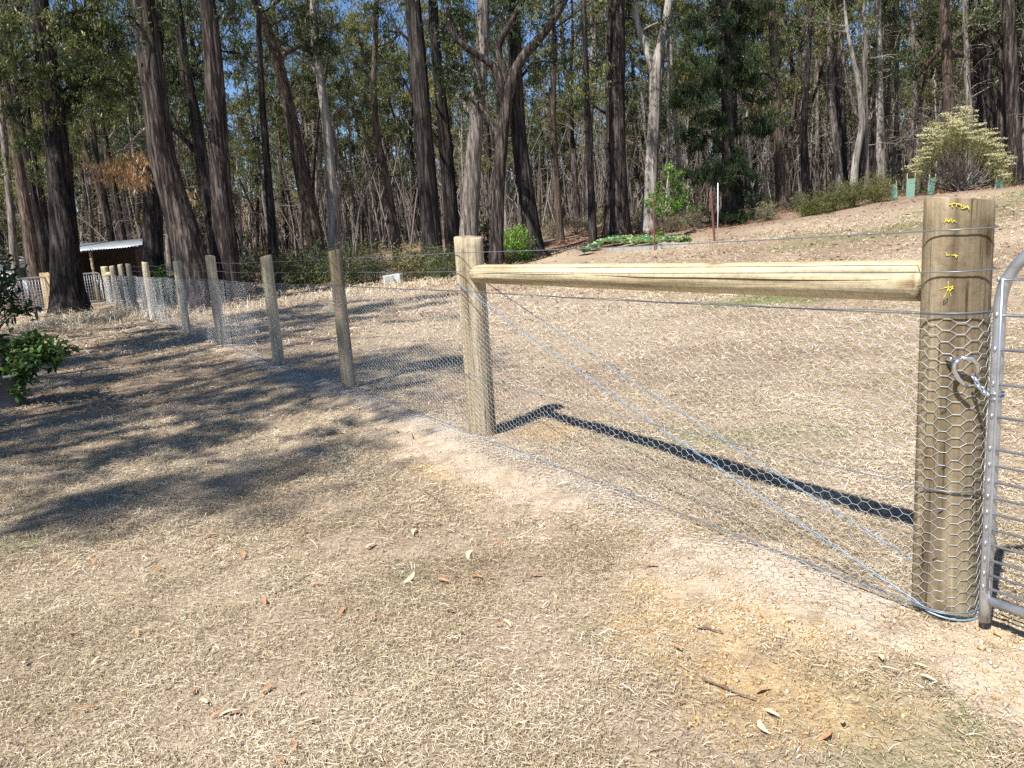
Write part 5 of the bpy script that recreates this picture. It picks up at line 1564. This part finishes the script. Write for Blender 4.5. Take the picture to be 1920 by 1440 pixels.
sb = link_empty('potted_shrub', pc + np.array([0, 0, 0.30]), 'low spreading glossy leafed shrub overhanging the dark grey planter', 'shrub')
sm, tips = MB(), []
st0 = pc + np.array([0, 0, 0.30])
for (px, py) in ((10, 640), (30, 655), (55, 640), (75, 632), (95, 640), (110, 650), (120, 668), (105, 680), (80, 675), (55, 680), (30, 690), (15, 715), (45, 715), (35, 735), (85, 660), (65, 660), (125, 655), (-20, 660), (-30, 700), (100, 665), (60, 700), (20, 675)):
    e = at_depth(px, py, pc[1] + rng.normal(0, 0.14))
    pts = np.array([st0 + (e - st0) * f + np.array([0, 0, 0.07 * math.sin(math.pi * f)]) + rng.normal(0, 0.012, 3) for f in np.linspace(0, 1, 6)])
    sm.tube(pts, np.linspace(0.009, 0.003, 6), 5, cap=False)
    tips += [pts[-1], pts[-1], pts[-2], pts[3]]
sm.build('stems', BARK['brown'], sb)
leafy(sb, tips, 820, rng, 0.035, 0.11, 0.044, 0.5)
pc2 = gp(-14, 700); pc2 = pc2 + np.array([-0.02, 0.1, 0])
planter(pc2 - np.array([0, 0, 0.01]), 0.34, 0.38, 0.46, POTPALE, 'pale grey green square planter behind the low shrub at the left edge', 0.2)
sb = link_empty('potted_shrub', pc2 + np.array([0, 0, 0.4]), 'taller dark leafed shrub reaching in from the left edge with one drooping spray', 'shrub')
sm, tips = MB(), []
st0 = pc2 + np.array([0, 0, 0.42])
for (px, py) in ((5, 480), (20, 490), (30, 500), (15, 510), (25, 525), (10, 535), (5, 550), (20, 545), (0, 570), (-15, 500), (-20, 540), (-30, 580), (30, 570), (50, 572), (62, 578), (10, 595), (35, 575), (-10, 470), (-40, 500), (-50, 560), (5, 560), (12, 520)):
    e = at_depth(px, py, pc2[1] + rng.normal(0, 0.16))
    pts = np.array([st0 + (e - st0) * f + np.array([0, 0, 0.08 * math.sin(math.pi * f)]) + rng.normal(0, 0.015, 3) for f in np.linspace(0, 1, 6)])
    sm.tube(pts, np.linspace(0.011, 0.003, 6), 5, cap=False)
    tips += [pts[-1], pts[-1], pts[-2]]
sm.build('stems', BARK['brown'], sb)
leafy(sb, tips, 520, rng, 0.05, 0.125, 0.046, 0.3)

# ------------------------------------------------------------------ far gate, palings, shed, white building
rng = np.random.default_rng(600)
ca = fence(30.75, -0.12); ca[2] = zg(ca[0], ca[1])
gb = at_depth(8, 590, 23.0); gb[2] = zg(gb[0], gb[1])
gdir = (gb - ca); gdir[2] = 0; GL = np.linalg.norm(gdir) + 0.4; gdir /= GL - 0.4
fgt = link_empty('mesh_gate', ca, 'white galvanised weld mesh gate at the far end of the fence', 'gate')
def fgp(d, z): return ca + gdir * d + np.array([0, 0, z])
mb = MB()
top, rad = 1.14, 0.22
def loop(d0, d1):
    return [fgp(d0, 0.08)] + [fgp(d0, z) for z in np.linspace(0.2, top - rad, 5)] + [fgp(d0 + rad * (1 - math.cos(a)), top - rad + rad * math.sin(a)) for a in np.linspace(0.2, math.pi / 2, 7)] + [fgp(d, top) for d in np.linspace(d0 + rad + 0.1, d1 - rad - 0.1, 6)] + [fgp(d1 - rad + rad * math.sin(a), top - rad + rad * math.cos(a)) for a in np.linspace(0, math.pi / 2, 7)] + [fgp(d1, z) for z in np.linspace(top - rad - 0.1, 0.08, 5)]
mb.tube(loop(0.12, GL), 0.024, 10)
mb.tube([fgp(d, 0.1) for d in np.linspace(0.12, GL, 8)], 0.02, 10)
mb.build('gate_frame', NETGALV, fgt)
mb = MB()
for z in np.concatenate([np.arange(0.14, 0.5, 0.055), np.arange(0.52, top, 0.1)]):
    mb.tube([fgp(0.13, z), fgp(GL * 0.5, z), fgp(GL - 0.01, z)], 0.006, 5)
for d in np.arange(0.25, GL, 0.15):
    mb.tube([fgp(d, 0.09), fgp(d, 0.6), fgp(d, top - 0.02)], 0.006, 5)
mb.build('weld_mesh', NETGALV, fgt)
mb = MB()
d_ = np.linalg.norm((at_depth(85, 530, 24.4) - ca)[:2])
mb.box(fgp(d_, 0.83) - np.array([0, 0.03, 0]), (0.17, 0.012, 0.13), math.atan2(gdir[1], gdir[0]), bevel=0.003)
mb.build('sign_plate', WHITE, fgt)
mb = MB()
mb.box(fgp(0.30, 0.82), (0.16, 0.05, 0.12), math.atan2(gdir[1], gdir[0]), bevel=0.01)
mb.tube([fgp(0.12, 0.9), fgp(0.26, 0.3), fgp(0.12, 0.12)], 0.014, 6)
mb.build('gate_latch_box', NETGALV, fgt)
# cut end of a rail on the corner post
mb = MB()
pq = fence(30.6, -0.02, 1.06 + zg(*fence(30.6)[:2]))
mb.tube([pq, pq + np.array([N[0] * 0.30 + 0.05, N[1] * 0.0 - 0.14, 0.0])], 0.085, 16)
tag(mb.build('rail_stub', RAIL_WOOD), 'short sawn stub of pale rail at the far corner post', 'rail stub')
for i_, px in enumerate((86, 90.5, 95, 99.5, 104, 108.5, 113)):
    a = at_depth(px + 2, 582, 25.2); a[2] = zg(a[0], a[1])
    mb = MB(); h = 1.30 + rng.normal(0, 0.02)
    mb.box(a + np.array([0, 0, h / 2]), (0.078, 0.03, h), 0.05, bevel=0.004)
    tag(mb.build('timber_paling', PALING_WOOD, smooth_=False), 'upright pale timber paling leaning in the row behind the mesh gate', 'paling', 'palings behind the mesh gate')

# shed with a corrugated roof
shc = at_depth(225, 560, 31.0); shc[2] = zg(shc[0], shc[1])
shed = link_empty('open_shed', shc, 'small open fronted shed with corrugated zinc roof beyond the fence corner', 'shed')
SW, SD, SH = 2.75, 2.2, 1.98
def shp(x, y, z):
    a = 0.06
    return shc + np.array([x * math.cos(a) - y * math.sin(a), x * math.sin(a) + y * math.cos(a), z])
def sheet(mb, p00, p10, p01, p11, waves, amp, thick=0.004):
    nx = waves * 6 + 1
    u_ = np.linspace(0, 1, nx); off = amp * np.sin(u_ * waves * 2 * math.pi)
    nn = np.cross(p10 - p00, p01 - p00); nn /= np.linalg.norm(nn)
    rows = []
    for f in (0, 1):
        rows.append((p00 + (p10 - p00) * u_[:, None]) * (1 - f) + (p01 + (p11 - p01) * u_[:, None]) * f + nn * off[:, None])
    v = np.concatenate(rows + [r - nn * thick for r in rows])
    q = [[a, a + 1, nx + a + 1, nx + a] for a in range(nx - 1)] + [[2 * nx + a + 1, 2 * nx + a, 3 * nx + a, 3 * nx + a + 1] for a in range(nx - 1)] + [[a + 1, a, 2 * nx + a, 2 * nx + a + 1] for a in range(nx - 1)] + [[nx + a, nx + a + 1, 3 * nx + a + 1, 3 * nx + a] for a in range(nx - 1)]
    mb.add(v, q)
mb = MB()
sheet(mb, shp(-SW / 2 - 0.1, -SD / 2 - 0.2, SH - 0.02), shp(SW / 2 + 0.15, -SD / 2 - 0.2, SH + 0.02), shp(-SW / 2 - 0.1, SD / 2 + 0.1, SH + 0.33), shp(SW / 2 + 0.15, SD / 2 + 0.1, SH + 0.37), 30, 0.011)
rf = mb.build('roof', CORRUG, shed)
mb = MB()
mb.tube([shp(-SW / 2 - 0.12, -SD / 2 - 0.2, SH - 0.03), shp(-SW / 2 - 0.12, 0, SH + 0.15), shp(-SW / 2 - 0.12, SD / 2 + 0.1, SH + 0.33)], 0.03, 6)
mb.tube([shp(-SW / 2 - 0.12, -SD / 2 - 0.2, SH - 0.06), shp(-SW / 2 + 0.55, -SD / 2 - 0.23, SH - 0.05)], 0.03, 6)
r2 = mb.build('barge_capping', CORRUG, None)
r2.parent = rf; r2.matrix_parent_inverse = rf.matrix_world.inverted() if False else Matrix.Identity(4)
r2.matrix_parent_inverse = Matrix.Identity(4); r2.location = -Vector(shed.location) * 0
for (x, y, w_, m_) in ((-SW / 2, -SD / 2, 0.10, SHEDRED), (-0.35, -SD / 2, 0.09, POST_WOOD), (SW / 2, -SD / 2, 0.10, SHEDRED), (-SW / 2 + 0.25, -SD / 2 + 0.02, 0.07, WHITE)):
    mb = MB(); mb.box(shp(x, y, SH / 2 - 0.05), (w_, w_, SH - 0.06), 0.06, bevel=0.006); mb.build('corner_post', m_, shed)
mb = MB(); mb.box(shp(0, SD / 2, SH / 2 + 0.1), (SW, 0.04, SH + 0.2), 0.06); mb.build('back_wall', SHEDWALL, shed, smooth_=False)
mb = MB(); mb.box(shp(-SW / 2, 0.05, SH / 2), (0.04, SD - 0.25, SH - 0.05), 0.06); mb.build('side_wall', SHEDRED, shed, smooth_=False)
mb = MB(); mb.box(shp(SW / 2, 0.05, SH / 2), (0.04, SD - 0.25, SH - 0.05), 0.06); mb.build('side_wall', SHEDWALL, shed, smooth_=False)
mb = MB(); mb.box(shp(0.3, SD / 2 - 0.4, 0.5), (1.5, 0.5, 0.06), 0.06, bevel=0.01); mb.box(shp(0.3, SD / 2 - 0.4, 0.25), (1.3, 0.4, 0.4), 0.06, bevel=0.01); mb.build('bench', SHEDWALL, shed, smooth_=False)

# white building glimpsed between trunks at the far left
wc = at_depth(40, 530, 48.0); wc[2] = zg(wc[0], wc[1])
wb = link_empty('white_building', wc, 'white walled low building glimpsed between trunks beyond the far gate', 'building')
mb = MB(); mb.box(wc + np.array([-2.0, 0, 1.0]), (11, 4, 2.0), 0.08, bevel=0.03); mb.build('wall', WHITE, wb, smooth_=False)
for x in (-4.5, -1.0, 1.6):
    mb = MB(); mb.box(wc + np.array([x, -2.03 + x * 0.08 + 0.15, 1.35]), (1.1, 0.08, 0.6), 0.08, bevel=0.01); mb.build('window', GLASS, wb, smooth_=False)
mb = MB(); mb.box(wc + np.array([-2.0, 0, 2.08]), (11.5, 4.6, 0.12), 0.08, bevel=0.02); mb.build('roof', CORRUG, wb, smooth_=False)
